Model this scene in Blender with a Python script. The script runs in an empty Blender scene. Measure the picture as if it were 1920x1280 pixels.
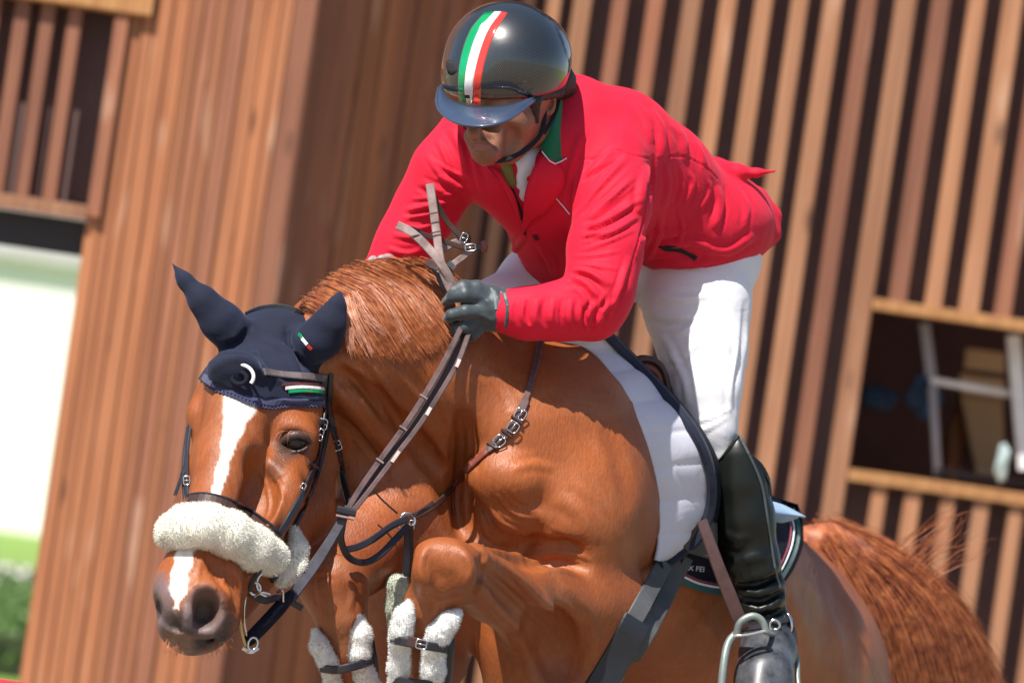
import bpy, math, random, time
import numpy as np
from mathutils import Vector, Matrix
from mathutils.bvhtree import BVHTree
T0=time.time()
random.seed(7); np.random.seed(7)
R_=math.radians
scene=bpy.context.scene
COL=scene.collection

# ------------------------------------------------------------------ camera
D=12.0                       # metres from the lens to the rider
ROLL=R_(8.3)
CR=np.array([math.cos(ROLL),0,math.sin(ROLL)])      # picture right in the world
CU=np.array([-math.sin(ROLL),0,math.cos(ROLL)])     # picture up in the world
CY=np.array([0.,1.,0.])
CAMH=1.75
cam_d=bpy.data.cameras.new('camera'); cam=bpy.data.objects.new('camera',cam_d); COL.objects.link(cam)
cam.matrix_world=Matrix(((CR[0],CU[0],0,0),(CR[1],CU[1],-1,-D),(CR[2],CU[2],0,CAMH),(0,0,0,1)))
cam_d.sensor_width=36.0; cam_d.lens=36.0*D/1.92
cam_d.clip_start=0.5; cam_d.clip_end=2000
cam_d.dof.use_dof=True; cam_d.dof.focus_distance=D-0.15; cam_d.dof.aperture_fstop=4.6
scene.camera=cam

# ------------------------------------------------------------------ sky and sun
SUN_EL=R_(56); SUN_AZ=R_(-35)     # azimuth measured from the camera's back, negative = picture left
world=bpy.data.worlds.new("World"); scene.world=world; world.use_nodes=True
nt=world.node_tree; nt.nodes.clear()
sky=nt.nodes.new('ShaderNodeTexSky'); sky.sky_type='NISHITA'; sky.sun_disc=False
bg=nt.nodes.new('ShaderNodeBackground'); wo=nt.nodes.new('ShaderNodeOutputWorld')
bg.inputs['Strength'].default_value=0.085
nt.links.new(sky.outputs[0],bg.inputs[0]); nt.links.new(bg.outputs[0],wo.inputs[0])
sv=Vector((math.sin(SUN_AZ)*math.cos(SUN_EL),-math.cos(SUN_AZ)*math.cos(SUN_EL),math.sin(SUN_EL)))
sky.sun_elevation=SUN_EL; sky.sun_rotation=math.atan2(sv.x,sv.y)
sun_d=bpy.data.lights.new('sun','SUN'); sun=bpy.data.objects.new('sun',sun_d); COL.objects.link(sun)
sun_d.energy=5.0; sun_d.angle=R_(0.5); sun_d.color=(1.0,0.94,0.86)
sun.rotation_euler=sv.to_track_quat('Z','Y').to_euler(); sun.location=(0,0,30)
vs=scene.view_settings; vs.view_transform='Standard'; vs.look='None'; vs.exposure=0.68; vs.gamma=1.0
try: vs.use_curve_mapping=False
except Exception: pass
scene.cycles.max_bounces=6

# ------------------------------------------------------------------ picture-aligned metric frame
def P(px,py,d=0.0):
    s=(D+d)/D*0.001
    return np.array([(px-960)*s, d, (640-py)*s])
def RR(r,d=0.0): return r*0.001*(D+d)/D
def W(L):
    L=np.asarray(L,dtype=float)
    return L[...,0:1]*CR+L[...,1:2]*CY+L[...,2:3]*CU+np.array([0,0,CAMH])
def PX(L):                    # metric frame -> photo pixels
    L=np.asarray(L); s=(D+L[...,1])/D*0.001
    return L[...,0]/s+960, 640-L[...,2]/s
VD=lambda px,py: (lambda v: v/np.linalg.norm(v))(P(px,py,0)-np.array([0,-D,0.]))

# ------------------------------------------------------------------ materials
def new_mat(name):
    m=bpy.data.materials.new(name); m.use_nodes=True; nt=m.node_tree
    b=nt.nodes['Principled BSDF']; return m,nt,b
def N(nt,t,**kw):
    n=nt.nodes.new(t)
    for k,v in kw.items():
        if k in n.inputs: n.inputs[k].default_value=v
        else: setattr(n,k,v)
    return n
def ramp(nt,fac,stops):
    r=nt.nodes.new('ShaderNodeValToRGB'); e=r.color_ramp.elements
    while len(e)<len(stops): e.new(0.5)
    for i,(p,c) in enumerate(stops):
        e[i].position=p; e[i].color=(*c,1) if len(c)==3 else c
    nt.links.new(fac,r.inputs[0]); return r.outputs[0]
def noise(nt,scale,detail=4,rough=0.55,stretch=None,coord='Object',dist=0.0):
    tc=nt.nodes.new('ShaderNodeTexCoord'); src=tc.outputs[coord]
    if stretch is not None:
        mp=nt.nodes.new('ShaderNodeMapping'); mp.inputs['Scale'].default_value=stretch
        nt.links.new(src,mp.inputs[0]); src=mp.outputs[0]
    n=nt.nodes.new('ShaderNodeTexNoise'); n.inputs['Scale'].default_value=scale
    n.inputs['Detail'].default_value=detail; n.inputs['Roughness'].default_value=rough
    n.inputs['Distortion'].default_value=dist
    nt.links.new(src,n.inputs['Vector']); return n.outputs[0]
def bump(nt,b,h,strength=0.3,dist=0.002,prev=None):
    bp=nt.nodes.new('ShaderNodeBump'); bp.inputs['Strength'].default_value=strength
    bp.inputs['Distance'].default_value=dist; nt.links.new(h,bp.inputs['Height'])
    if prev: nt.links.new(prev,bp.inputs['Normal'])
    nt.links.new(bp.outputs[0],b.inputs['Normal']); return bp.outputs[0]
def mixc(nt,fac,a,b_,mode='MIX'):
    m=nt.nodes.new('ShaderNodeMix'); m.data_type='RGBA'; m.blend_type=mode
    for sock,v in ((m.inputs[0],fac),(m.inputs[6],a),(m.inputs[7],b_)):
        if isinstance(v,(int,float)): sock.default_value=v
        elif isinstance(v,tuple): sock.default_value=(*v,1) if len(v)==3 else v
        else: nt.links.new(v,sock)
    return m.outputs[2]
def simple(name,c1,c2=None,scale=20,rough=0.6,bs=0.2,bd=0.001,bscale=None,stretch=None,metal=0,sheen=0,coat=0,spec=None,detail=4,sss=0):
    m,nt,b=new_mat(name)
    if c2 is None: c2=tuple(x*0.8 for x in c1)
    n=noise(nt,scale,detail,0.6,stretch)
    nt.links.new(ramp(nt,n,[(0.3,c2),(0.7,c1)]),b.inputs['Base Color'])
    b.inputs['Roughness'].default_value=rough; b.inputs['Metallic'].default_value=metal
    if sheen: b.inputs['Sheen Weight'].default_value=sheen
    if coat: b.inputs['Coat Weight'].default_value=coat; b.inputs['Coat Roughness'].default_value=0.06
    if spec is not None: b.inputs['Specular IOR Level'].default_value=spec
    if sss: b.inputs['Subsurface Weight'].default_value=sss; b.inputs['Subsurface Radius'].default_value=(.01,.01,.01); b.inputs['Subsurface Scale'].default_value=1.0
    if bs: bump(nt,b,noise(nt,bscale or scale*6,4,0.6,stretch),bs,bd)
    return m

# ------------------------------------------------------------------ object helpers
def tag(o,label=None,cat=None,group=None,kind=None):
    if label: o['label']=label
    if cat: o['category']=cat
    if group: o['group']=group
    if kind: o['kind']=kind
    return o
def empty(name,loc,label=None,cat=None,group=None):
    o=bpy.data.objects.new(name,None); COL.objects.link(o); o.location=Vector(tuple(loc)); o.empty_display_size=0.1
    return tag(o,label,cat,group)
def raw(name,verts,faces,mat=None,parent=None,smooth=False,origin=None,kind=None,cols=None):
    """verts are WORLD coordinates; the object keeps its origin at the thing's base"""
    v=np.asarray(verts,dtype=np.float32).reshape(-1,3)
    root=parent
    off=np.zeros(3)
    if root is not None:
        r=root
        while r is not None: off=off+np.array(r.location); r=r.parent
    elif origin is not None: off=np.array(origin,dtype=float)
    else: off=np.array([(v[:,0].min()+v[:,0].max())/2,(v[:,1].min()+v[:,1].max())/2,v[:,2].min()])
    me=bpy.data.meshes.new(name)
    v=v-off.astype(np.float32)
    if isinstance(faces,np.ndarray):
        n=faces.shape[1]; nf=len(faces)
        me.vertices.add(len(v)); me.vertices.foreach_set('co',v.ravel())
        me.loops.add(nf*n); me.loops.foreach_set('vertex_index',faces.astype(np.int32).ravel())
        me.polygons.add(nf); me.polygons.foreach_set('loop_start',np.arange(0,nf*n,n,dtype=np.int32))
        me.update(calc_edges=True)
    else:
        me.from_pydata([tuple(x) for x in v],[],faces); me.update()
    if smooth: me.polygons.foreach_set('use_smooth',np.ones(len(me.polygons),dtype=bool))
    if cols is not None:
        a=me.color_attributes.new('Col','FLOAT_COLOR','POINT')
        c4=np.ones((len(v),4),dtype=np.float32); c4[:,:cols.shape[1]]=cols; a.data.foreach_set('color',c4.ravel())
    if mat: me.materials.append(mat)
    o=bpy.data.objects.new(name,me); COL.objects.link(o)
    if parent is not None: o.parent=parent
    else: o.location=Vector(tuple(off))
    if kind: o['kind']=kind
    return o
def join(parts):
    vs_=[];fs=[];n=0
    for v,f in parts:
        vs_.append(np.asarray(v)); fs+= [tuple(i+n for i in q) for q in f]; n+=len(v)
    return np.concatenate(vs_),fs
BOXF=[(0,3,2,1),(4,5,6,7),(0,1,5,4),(1,2,6,5),(2,3,7,6),(3,0,4,7)]
def boxv(c,ax,ay,az):
    """box from its centre and three half-axis vectors"""
    c,ax,ay,az=[np.asarray(a,dtype=float) for a in (c,ax,ay,az)]
    return np.array([c-ax-ay-az,c+ax-ay-az,c+ax+ay-az,c-ax+ay-az,c-ax-ay+az,c+ax-ay+az,c+ax+ay+az,c-ax+ay+az]),BOXF
def bevbox(c,ax,ay,az,b=0.1):
    """upright bar with chamfered long edges (along az)"""
    c,ax,ay,az=[np.asarray(a,dtype=float) for a in (c,ax,ay,az)]
    lx=np.linalg.norm(ax);ly=np.linalg.norm(ay); e=b*min(lx,ly); ex=e/lx; ey=e/ly
    o=[(-1+ex,-1),(1-ex,-1),(1,-1+ey),(1,1-ey),(1-ex,1),(-1+ex,1),(-1,1-ey),(-1,-1+ey)]
    v=[c+ax*p+ay*q-az for p,q in o]+[c+ax*p+ay*q+az for p,q in o]
    f=[(i,(i+1)%8,8+(i+1)%8,8+i) for i in range(8)]+[tuple(range(7,-1,-1)),tuple(range(8,16))]
    return np.array(v),f

# ------------------------------------------------------------------ smooth solids from blended distance fields
def axis(segs):
    out=[]
    for a,b,h in segs:
        n=max(1,int(round((b-a)/h))); out.append(np.linspace(a,b,n,endpoint=False))
    out.append([segs[-1][1]]); return np.concatenate(out).astype(np.float32)
def smin(a,b,k):
    if k<=0: return np.minimum(a,b)
    h=np.maximum(k-np.abs(a-b),0)/k
    return np.minimum(a,b)-h*h*k*0.25
class Field:
    def __init__(s,ax,ay,az):
        s.x,s.y,s.z=ax,ay,az; s.F=np.full((len(ax),len(ay),len(az)),1.0,dtype=np.float32)
    def box(s,lo,hi):
        sl=[]
        for a,l,h in zip((s.x,s.y,s.z),lo,hi):
            i=max(0,np.searchsorted(a,l)-1); j=min(len(a),np.searchsorted(a,h)+1)
            if j<=i: return None
            sl.append(slice(i,j))
        return tuple(sl)
    def put(s,lo,hi,fn,k,op='add'):
        m=k+0.02; sl=s.box(np.asarray(lo)-m,np.asarray(hi)+m)
        if sl is None: return
        X=s.x[sl[0]][:,None,None];Y=s.y[sl[1]][None,:,None];Z=s.z[sl[2]][None,None,:]
        d=fn(X,Y,Z).astype(np.float32); G=s.F[sl]
        if op=='add': s.F[sl]=smin(G,d,k)
        elif op=='sub': s.F[sl]=-smin(-G,d,k)
        elif op=='int': s.F[sl]=-smin(-G,-d,k)
    def cone(s,a,b,ra,rb,k=0.03,sy=1.0,op='add'):
        a=np.asarray(a,float);b=np.asarray(b,float);r=max(ra,rb)
        lo=np.minimum(a,b)-r*np.array([1,sy,1]);hi=np.maximum(a,b)+r*np.array([1,sy,1])
        A=a/np.array([1,sy,1]);B=b/np.array([1,sy,1]);u=B-A;L=max(float(u@u),1e-9)
        def fn(X,Y,Z):
            x=X-A[0];y=Y/sy-A[1];z=Z-A[2]
            t=np.clip((x*u[0]+y*u[1]+z*u[2])/L,0,1)
            return np.sqrt((x-t*u[0])**2+(y-t*u[1])**2+(z-t*u[2])**2)-(ra+(rb-ra)*t)
        s.put(lo,hi,fn,k,op)
    def ell(s,c,r,k=0.03,rot=0.0,tilt=0.0,op='add'):
        """rot: turn in the picture plane (deg, counter-clockwise); tilt: lean about the picture-right axis"""
        c=np.asarray(c,float); m=max(r); ca,sa=math.cos(R_(rot)),math.sin(R_(rot)); cb,sb=math.cos(R_(tilt)),math.sin(R_(tilt))
        def fn(X,Y,Z):
            x=X-c[0];y=Y-c[1];z=Z-c[2]
            x,z=x*ca+z*sa,-x*sa+z*ca
            y,z=y*cb+z*sb,-y*sb+z*cb
            x=x+0*y
            k0=np.sqrt((x/r[0])**2+(y/r[1])**2+(z/r[2])**2)
            k1=np.sqrt((x/r[0]**2)**2+(y/r[1]**2)**2+(z/r[2]**2)**2)+1e-6
            return k0*(k0-1)/k1
        ext=np.array([m,m,m]) if (rot or tilt) else np.array(r)
        s.put(c-ext,c+ext,fn,k,op)
    def chain(s,pts,k=0.03,sy=1.0,op='add'):
        """pts: (px,py,depth,radius px)"""
        for p,q in zip(pts[:-1],pts[1:]):
            s.cone(P(*p[:3]),P(*q[:3]),RR(p[3],p[2]),RR(q[3],q[2]),k,sy,op)
    def e(s,px,py,d,rx,ry,rz,k=0.03,rot=0,tilt=0,op='add'):
        s.ell(P(px,py,d),(RR(rx,d),ry,RR(rz,d)),k,rot,tilt,op)
    def plane(s,fn,k=0.0):
        """keep only where fn<0"""
        X=s.x[:,None,None];Y=s.y[None,:,None];Z=s.z[None,None,:]
        d=(fn(X,Y,Z)+np.zeros((1,1,1))).astype(np.float32); d=np.broadcast_to(d,s.F.shape)
        s.F=-smin(-s.F,-d,k)
    def depth(s,px,py,default=None):
        n=900; dd=np.linspace(float(s.y[0]),float(s.y[-1]),n)
        sc=(D+dd)/D*0.001; X=(px-960)*sc; Z=(640-py)*sc
        i=np.clip(np.searchsorted(s.x,X),0,len(s.x)-1);k=np.clip(np.searchsorted(s.z,Z),0,len(s.z)-1);j=np.clip(np.searchsorted(s.y,dd),0,len(s.y)-1)
        f=s.F[i,j,k]; h=np.nonzero(f<0)[0]
        if len(h)==0: return default
        a=dd[max(0,h[0]-14)]; b=dd[min(n-1,h[0]+14)]; t=np.linspace(a,b,60); f=s.tri(px,py,t); h=np.nonzero(f<0)[0]
        if len(h)==0: return float(b)
        q=h[0]
        if q==0: return float(t[0])
        return float(t[q-1]+(t[q]-t[q-1])*f[q-1]/(f[q-1]-f[q]))
    def tri(s,px,py,t):
        sc=(D+t)/D*0.001; out=0; I=[]
        for a,v in ((s.x,(px-960)*sc),(s.y,t),(s.z,(640-py)*sc)):
            i=np.clip(np.searchsorted(a,v)-1,0,len(a)-2); I.append((i,np.clip((v-a[i])/(a[i+1]-a[i]),0,1)))
        for u in (0,1):
            for v in (0,1):
                for w in (0,1):
                    out=out+s.F[I[0][0]+u,I[1][0]+v,I[2][0]+w]*(I[0][1] if u else 1-I[0][1])*(I[1][1] if v else 1-I[1][1])*(I[2][1] if w else 1-I[2][1])
        return out
    def fold(s,pts,r=8,h=0.6,k=0.012,op='add',step=None):
        """ridge (or groove) laid on the surface along a picture-space line; h: share of the radius that stands proud"""
        out=[]
        n=max(2,int(sum(math.dist(a,b) for a,b in zip(pts[:-1],pts[1:]))/14)+1)
        tt=np.linspace(0,1,n); P2=spline2(pts,tt)
        for i,(x,y) in enumerate(P2):
            d=s.depth(x,y)
            if d is None: continue
            w=math.sin(math.pi*min(1,max(0,(0.06+0.88*tt[i]))))**0.6
            rr=r*w+0.5
            off=RR(rr)*(1-h*1.6)
            out.append((x,y,d+off,rr))
        if len(out)>3:
            o=np.array(out)
            for _ in range(3): o[1:-1,2]=(o[:-2,2]+2*o[1:-1,2]+o[2:,2])/4
            out=[tuple(r) for r in o]
        if len(out)>1: s.chain(out,k,op=op)
    def mesh(s):
        F=s.F; nx,ny,nz=F.shape; S=F<0
        c=np.zeros((nx-1,ny-1,nz-1),dtype=np.uint8)
        for a in (0,1):
            for b in (0,1):
                for d in (0,1): c+=S[a:nx-1+a,b:ny-1+b,d:nz-1+d]
        I,J,K=np.nonzero((c>0)&(c<8)); n=len(I)
        idx=np.full(c.shape,-1,dtype=np.int32); idx[I,J,K]=np.arange(n)
        corners=[(a,b,d) for a in (0,1) for b in (0,1) for d in (0,1)]
        val={q:F[I+q[0],J+q[1],K+q[2]] for q in corners}
        acc=np.zeros((n,3));cnt=np.zeros(n)
        for q in corners:
            for axn in range(3):
                if q[axn]==0:
                    p=list(q);p[axn]=1;p=tuple(p)
                    f0=val[q];f1=val[p];m=(f0<0)!=(f1<0)
                    t=np.where(m,f0/np.where(m,f0-f1,1),0)
                    pos=np.stack([np.full(n,float(q[i])) for i in range(3)],1); pos[:,axn]=t
                    acc+=pos*m[:,None];cnt+=m
        acc/=cnt[:,None]
        V=np.empty((n,3))
        for axn,(arr,ii) in enumerate(((s.x,I),(s.y,J),(s.z,K))):
            V[:,axn]=arr[ii]+(arr[ii+1]-arr[ii])*acc[:,axn]
        faces=[]
        def quads(mask,orient,get):
            i,j,k=np.nonzero(mask)
            return i,j,k
        # x edges
        e=S[:-1,1:-1,1:-1]!=S[1:,1:-1,1:-1]; i,j,k=np.nonzero(e); ins=S[i,j+1,k+1]
        q=np.stack([idx[i,j,k],idx[i,j+1,k],idx[i,j+1,k+1],idx[i,j,k+1]],1); q[~ins]=q[~ins][:,::-1]; faces.append(q)
        e=S[1:-1,:-1,1:-1]!=S[1:-1,1:,1:-1]; i,j,k=np.nonzero(e); ins=S[i+1,j,k+1]
        q=np.stack([idx[i,j,k],idx[i,j,k+1],idx[i+1,j,k+1],idx[i+1,j,k]],1); q[~ins]=q[~ins][:,::-1]; faces.append(q)
        e=S[1:-1,1:-1,:-1]!=S[1:-1,1:-1,1:]; i,j,k=np.nonzero(e); ins=S[i+1,j+1,k]
        q=np.stack([idx[i,j,k],idx[i+1,j,k],idx[i+1,j+1,k],idx[i,j+1,k]],1); q[~ins]=q[~ins][:,::-1]; faces.append(q)
        return V,np.concatenate(faces).astype(np.int32)
def smooth_mesh(V,Fq,it=2,lam=0.5):
    e=np.concatenate([Fq[:,[0,1]],Fq[:,[1,2]],Fq[:,[2,3]],Fq[:,[3,0]]])
    n=len(V)
    for _ in range(it):
        acc=np.zeros_like(V);cnt=np.bincount(e[:,0],minlength=n)+np.bincount(e[:,1],minlength=n)
        for c in range(3):
            acc[:,c]=np.bincount(e[:,0],V[e[:,1],c],n)+np.bincount(e[:,1],V[e[:,0],c],n)
        V=V+lam*(acc/np.maximum(cnt,1)[:,None]-V)
    return V
def normals(V,Fq):
    a=V[Fq[:,2]]-V[Fq[:,0]];b=V[Fq[:,3]]-V[Fq[:,1]];fn=np.cross(a,b);n=np.zeros_like(V)
    for i in range(4):
        for c in range(3): n[:,c]+=np.bincount(Fq[:,i],fn[:,c],len(V))
    return n/np.maximum(np.linalg.norm(n,axis=1,keepdims=True),1e-12)
def spline2(pts,tt):
    """Catmull-Rom through any-dimension points, by arc length"""
    p=np.array(pts,float)
    if len(p)==2: return p[0]+(p[1]-p[0])*np.asarray(tt)[:,None]
    q=np.vstack([2*p[0]-p[1],p,2*p[-1]-p[-2]]); out=[];m=16
    for i in range(1,len(q)-2):
        for t in np.linspace(0,1,m,endpoint=False):
            out.append(0.5*((2*q[i])+(-q[i-1]+q[i+1])*t+(2*q[i-1]-5*q[i]+4*q[i+1]-q[i+2])*t*t+(-q[i-1]+3*q[i]-3*q[i+1]+q[i+2])*t**3))
    out.append(q[-2]); out=np.array(out)
    L=np.concatenate([[0],np.cumsum(np.linalg.norm(np.diff(out,axis=0),axis=1))]); L/=L[-1]
    return np.stack([np.interp(tt,L,out[:,c]) for c in range(out.shape[1])],1)
class Surf:
    """depth of one or more finished solids seen along the lens's lines, to lay straps and trim on them"""
    def __init__(s,*vf):
        V,Fc=[],[];n=0
        for v,f in vf: V.append(v);Fc+=[tuple(int(x)+n for x in q) for q in f];n+=len(v)
        V=np.concatenate(V); s.t=BVHTree.FromPolygons([tuple(x) for x in V],Fc)
    def hit(s,px,py):
        v=VD(px,py); r=s.t.ray_cast(Vector((0,-D,0)),Vector(tuple(v)))
        if r[0] is None: return None,None
        nm=np.array(r[1]); return np.array(r[0]),(-nm if float(nm@v)>0 else nm)
    def d(s,px,py,default=0.0):
        h,_=s.hit(px,py); return default if h is None else float(h[1])
def seg_d(px,py,pts):
    """picture distance to a polyline"""
    best=np.full(np.shape(px),1e9)
    for (x0,y0),(x1,y1) in zip(pts[:-1],pts[1:]):
        ux,uy=x1-x0,y1-y0;L=ux*ux+uy*uy+1e-9
        t=np.clip(((px-x0)*ux+(py-y0)*uy)/L,0,1)
        best=np.minimum(best,np.hypot(px-x0-t*ux,py-y0-t*uy))
    return best
def sstep(a,b,x): t=np.clip((x-a)/(b-a),0,1); return t*t*(3-2*t)
def vnoise(V,scale,seed=0):
    """cheap smooth value noise for vertex work"""
    p=V*scale; i=np.floor(p).astype(np.int64);f=p-i;f=f*f*(3-2*f);r=0
    def h(a,b,c): 
        n=(a*374761393+b*668265263+c*2147483647+seed*1274126177)&0x7fffffff
        n=((n^(n>>13))*1274126177)&0x7fffffff
        return (n&0xffff)/65535.0
    for a in (0,1):
        for b in (0,1):
            for c in (0,1):
                w=(f[:,0] if a else 1-f[:,0])*(f[:,1] if b else 1-f[:,1])*(f[:,2] if c else 1-f[:,2])
                r=r+w*h(i[:,0]+a,i[:,1]+b,i[:,2]+c)
    return r*2-1

def crease(V,Fq,lines,zt=0.035,lim=0.006):
    """push the visible side of a mesh out (or in) along soft lines: (points, half width px, height m[, skew])"""
    n=normals(V,Fq); px,py=PX(V); ci=(px//5).astype(int);cj=(py//5).astype(int); ci-=ci.min();cj-=cj.min()
    zb=np.full((ci.max()+1,cj.max()+1),9.0); np.minimum.at(zb,(ci,cj),V[:,1])
    vis=(V[:,1]<zb[ci,cj]+zt)&(n[:,1]<0.35); disp=np.zeros(len(V))
    for ln in lines:
        pts,w,h=ln[:3]; q=spline2(pts,np.linspace(0,1,max(6,4*len(pts)))); m=3*w
        ids=np.nonzero(vis&(px>q[:,0].min()-m)&(px<q[:,0].max()+m)&(py>q[:,1].min()-m)&(py<q[:,1].max()+m))[0]
        if len(ids)==0: continue
        X=px[ids];Y=py[ids];best=np.full(len(ids),1e9);tb=np.zeros(len(ids));sg=np.ones(len(ids)); K=len(q)-1
        for i in range(K):
            ux,uy=q[i+1]-q[i];L=ux*ux+uy*uy+1e-9;t=np.clip(((X-q[i,0])*ux+(Y-q[i,1])*uy)/L,0,1);dx=X-q[i,0]-t*ux;dy=Y-q[i,1]-t*uy
            d=np.hypot(dx,dy);c=d<best;best[c]=d[c];tb[c]=((i+t)/K)[c];sg[c]=np.sign(ux*dy-uy*dx)[c]
        x=best*sg/w; prof=np.exp(-x*x)-0.45*np.exp(-((np.abs(x)-1.6)/.6)**2)
        disp[ids]+=h*prof*np.sin(np.pi*np.clip(tb,0.0,1.0))**.6
    disp=np.clip(disp,-lim,lim)
    return V+n*disp[:,None]
# ribbons and tubes ---------------------------------------------------
def sweep(pts,prof,nrm,up=None,closed=False):
    """pts Nx3, prof list of (u,v) ring, nrm Nx3 the v direction"""
    pts=np.asarray(pts,float);n=len(pts);t=np.gradient(pts,axis=0);t/=np.linalg.norm(t,axis=1,keepdims=True)+1e-12
    nr=np.asarray(nrm,float); nr=nr-np.sum(nr*t,1,keepdims=True)*t; nr/=np.linalg.norm(nr,axis=1,keepdims=True)+1e-12
    s=np.cross(t,nr); m=len(prof[0]) if isinstance(prof,np.ndarray) and prof.ndim==3 else len(prof)
    V=[];
    for i in range(n):
        pr=prof[i] if isinstance(prof,np.ndarray) and prof.ndim==3 else prof
        for u,v in pr: V.append(pts[i]+s[i]*u+nr[i]*v)
    Fc=[]
    for i in range(n-1):
        for j in range(m): Fc.append((i*m+j,i*m+(j+1)%m,(i+1)*m+(j+1)%m,(i+1)*m+j))
    Fc.append(tuple(range(m-1,-1,-1)));Fc.append(tuple(range((n-1)*m,n*m)))
    return np.array(V),Fc
def strap_prof(w,t):
    a=w/2;b=t/2;c=min(a,b)*0.7
    return [(-a+c,-b),(a-c,-b),(a,-b+c),(a,b-c),(a-c,b),(-a+c,b),(-a,b-c),(-a,-b+c)]
def strap_pts(path,surf=None,lift=3.0,n=None,smooth=2):
    """path: (px,py) or (px,py,depth). With surf the strap lies on it."""
    P3=[]
    L=sum(math.dist(a[:2],b[:2]) for a,b in zip(path[:-1],path[1:])); n=n or max(6,int(L/9))
    tt=np.linspace(0,1,n)
    if len(path[0])==2:
        q=spline2(path,tt); last=None; ds=[];nn=[]
        for x,y in q:
            h,nm=surf.hit(x,y)
            ds.append(np.nan if h is None else h[1]); nn.append([0,-1,0] if nm is None else nm)
        ds=np.array(ds); ok=~np.isnan(ds); ds=np.interp(tt,tt[ok],ds[ok]) if ok.any() else np.zeros(n)
        if smooth and n>4:
            for _ in range(smooth):
                dd=ds.copy(); dd[1:-1]=(ds[:-2]+2*ds[1:-1]+ds[2:])/4; ds=np.minimum(dd,ds)
        nn=np.array(nn,float)
        for _ in range(4+smooth): nn[1:-1]=(nn[:-2]+nn[1:-1]+nn[2:])/3
        nn/=np.linalg.norm(nn,axis=1,keepdims=True)+1e-9
        pts=np.array([P(x,y,d) for (x,y),d in zip(q,ds)])+nn*RR(lift)
        return pts,nn
    q=spline2(path,tt); pts=np.array([P(*r) for r in q]); return pts,np.tile([0,-1.,0],(n,1))
def strap(name,path,w,mat,parent,surf=None,t=3.5,lift=2.0,nrm=None,n=None,taper=None,smooth=2):
    pts,nn=strap_pts(path,surf,lift,n,smooth)
    if nrm is not None: nn=np.tile(np.asarray(nrm,float),(len(pts),1))
    if taper is not None:
        prof=np.array([strap_prof(RR(w*np.interp(i/(len(pts)-1),np.linspace(0,1,len(taper)),taper)),RR(t)) for i in range(len(pts))])
    else: prof=strap_prof(RR(w),RR(t))
    v,f=sweep(pts,prof,nn); return raw(name,W(v),f,mat,parent,smooth=False)
def tube(name,pts,r,mat,parent,seg=8,local=True):
    pts=np.asarray(pts,float); n=len(pts)
    rr=np.full(n,r) if np.isscalar(r) else np.asarray(r)
    t=np.gradient(pts,axis=0); ref=np.array([0.13,-1,0.2]); nr=np.tile(ref,(n,1))
    prof=np.array([[(rr[i]*math.cos(a),rr[i]*math.sin(a)) for a in np.linspace(0,2*math.pi,seg,endpoint=False)] for i in range(n)])
    v,f=sweep(pts,prof,nr)
    if name is None: return v,f
    return raw(name,W(v),f,mat,parent,smooth=True)
def ringv(c,r,tr,nrm=(0,-1,0),sx=1.0,sz=1.0,rot=0,seg=28,tseg=8,a0=0,a1=360):
    """torus-like ring, in the local frame; returns verts, faces"""
    n=np.asarray(nrm,float);n/=np.linalg.norm(n);u=np.cross([0,0,1.],n);u/=np.linalg.norm(u);w=np.cross(n,u)
    full=abs(a1-a0-360)<1e-6; A=np.radians(np.linspace(a0,a1,seg,endpoint=not full)+rot*0)
    ca,sa=math.cos(R_(rot)),math.sin(R_(rot)); V=[]
    for a in A:
        x,z=math.cos(a)*sx,math.sin(a)*sz; x,z=x*ca-z*sa,x*sa+z*ca
        rad=u*x+w*z; cpt=np.asarray(c)+rad*r; rd=rad/np.linalg.norm(rad)
        for b in np.linspace(0,2*math.pi,tseg,endpoint=False): V.append(cpt+rd*tr*math.cos(b)+n*tr*math.sin(b))
    F_=[];m=len(A)
    for i in range(m if full else m-1):
        for j in range(tseg): F_.append((i*tseg+j,i*tseg+(j+1)%tseg,((i+1)%m)*tseg+(j+1)%tseg,((i+1)%m)*tseg+j))
    return np.array(V),F_
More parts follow.
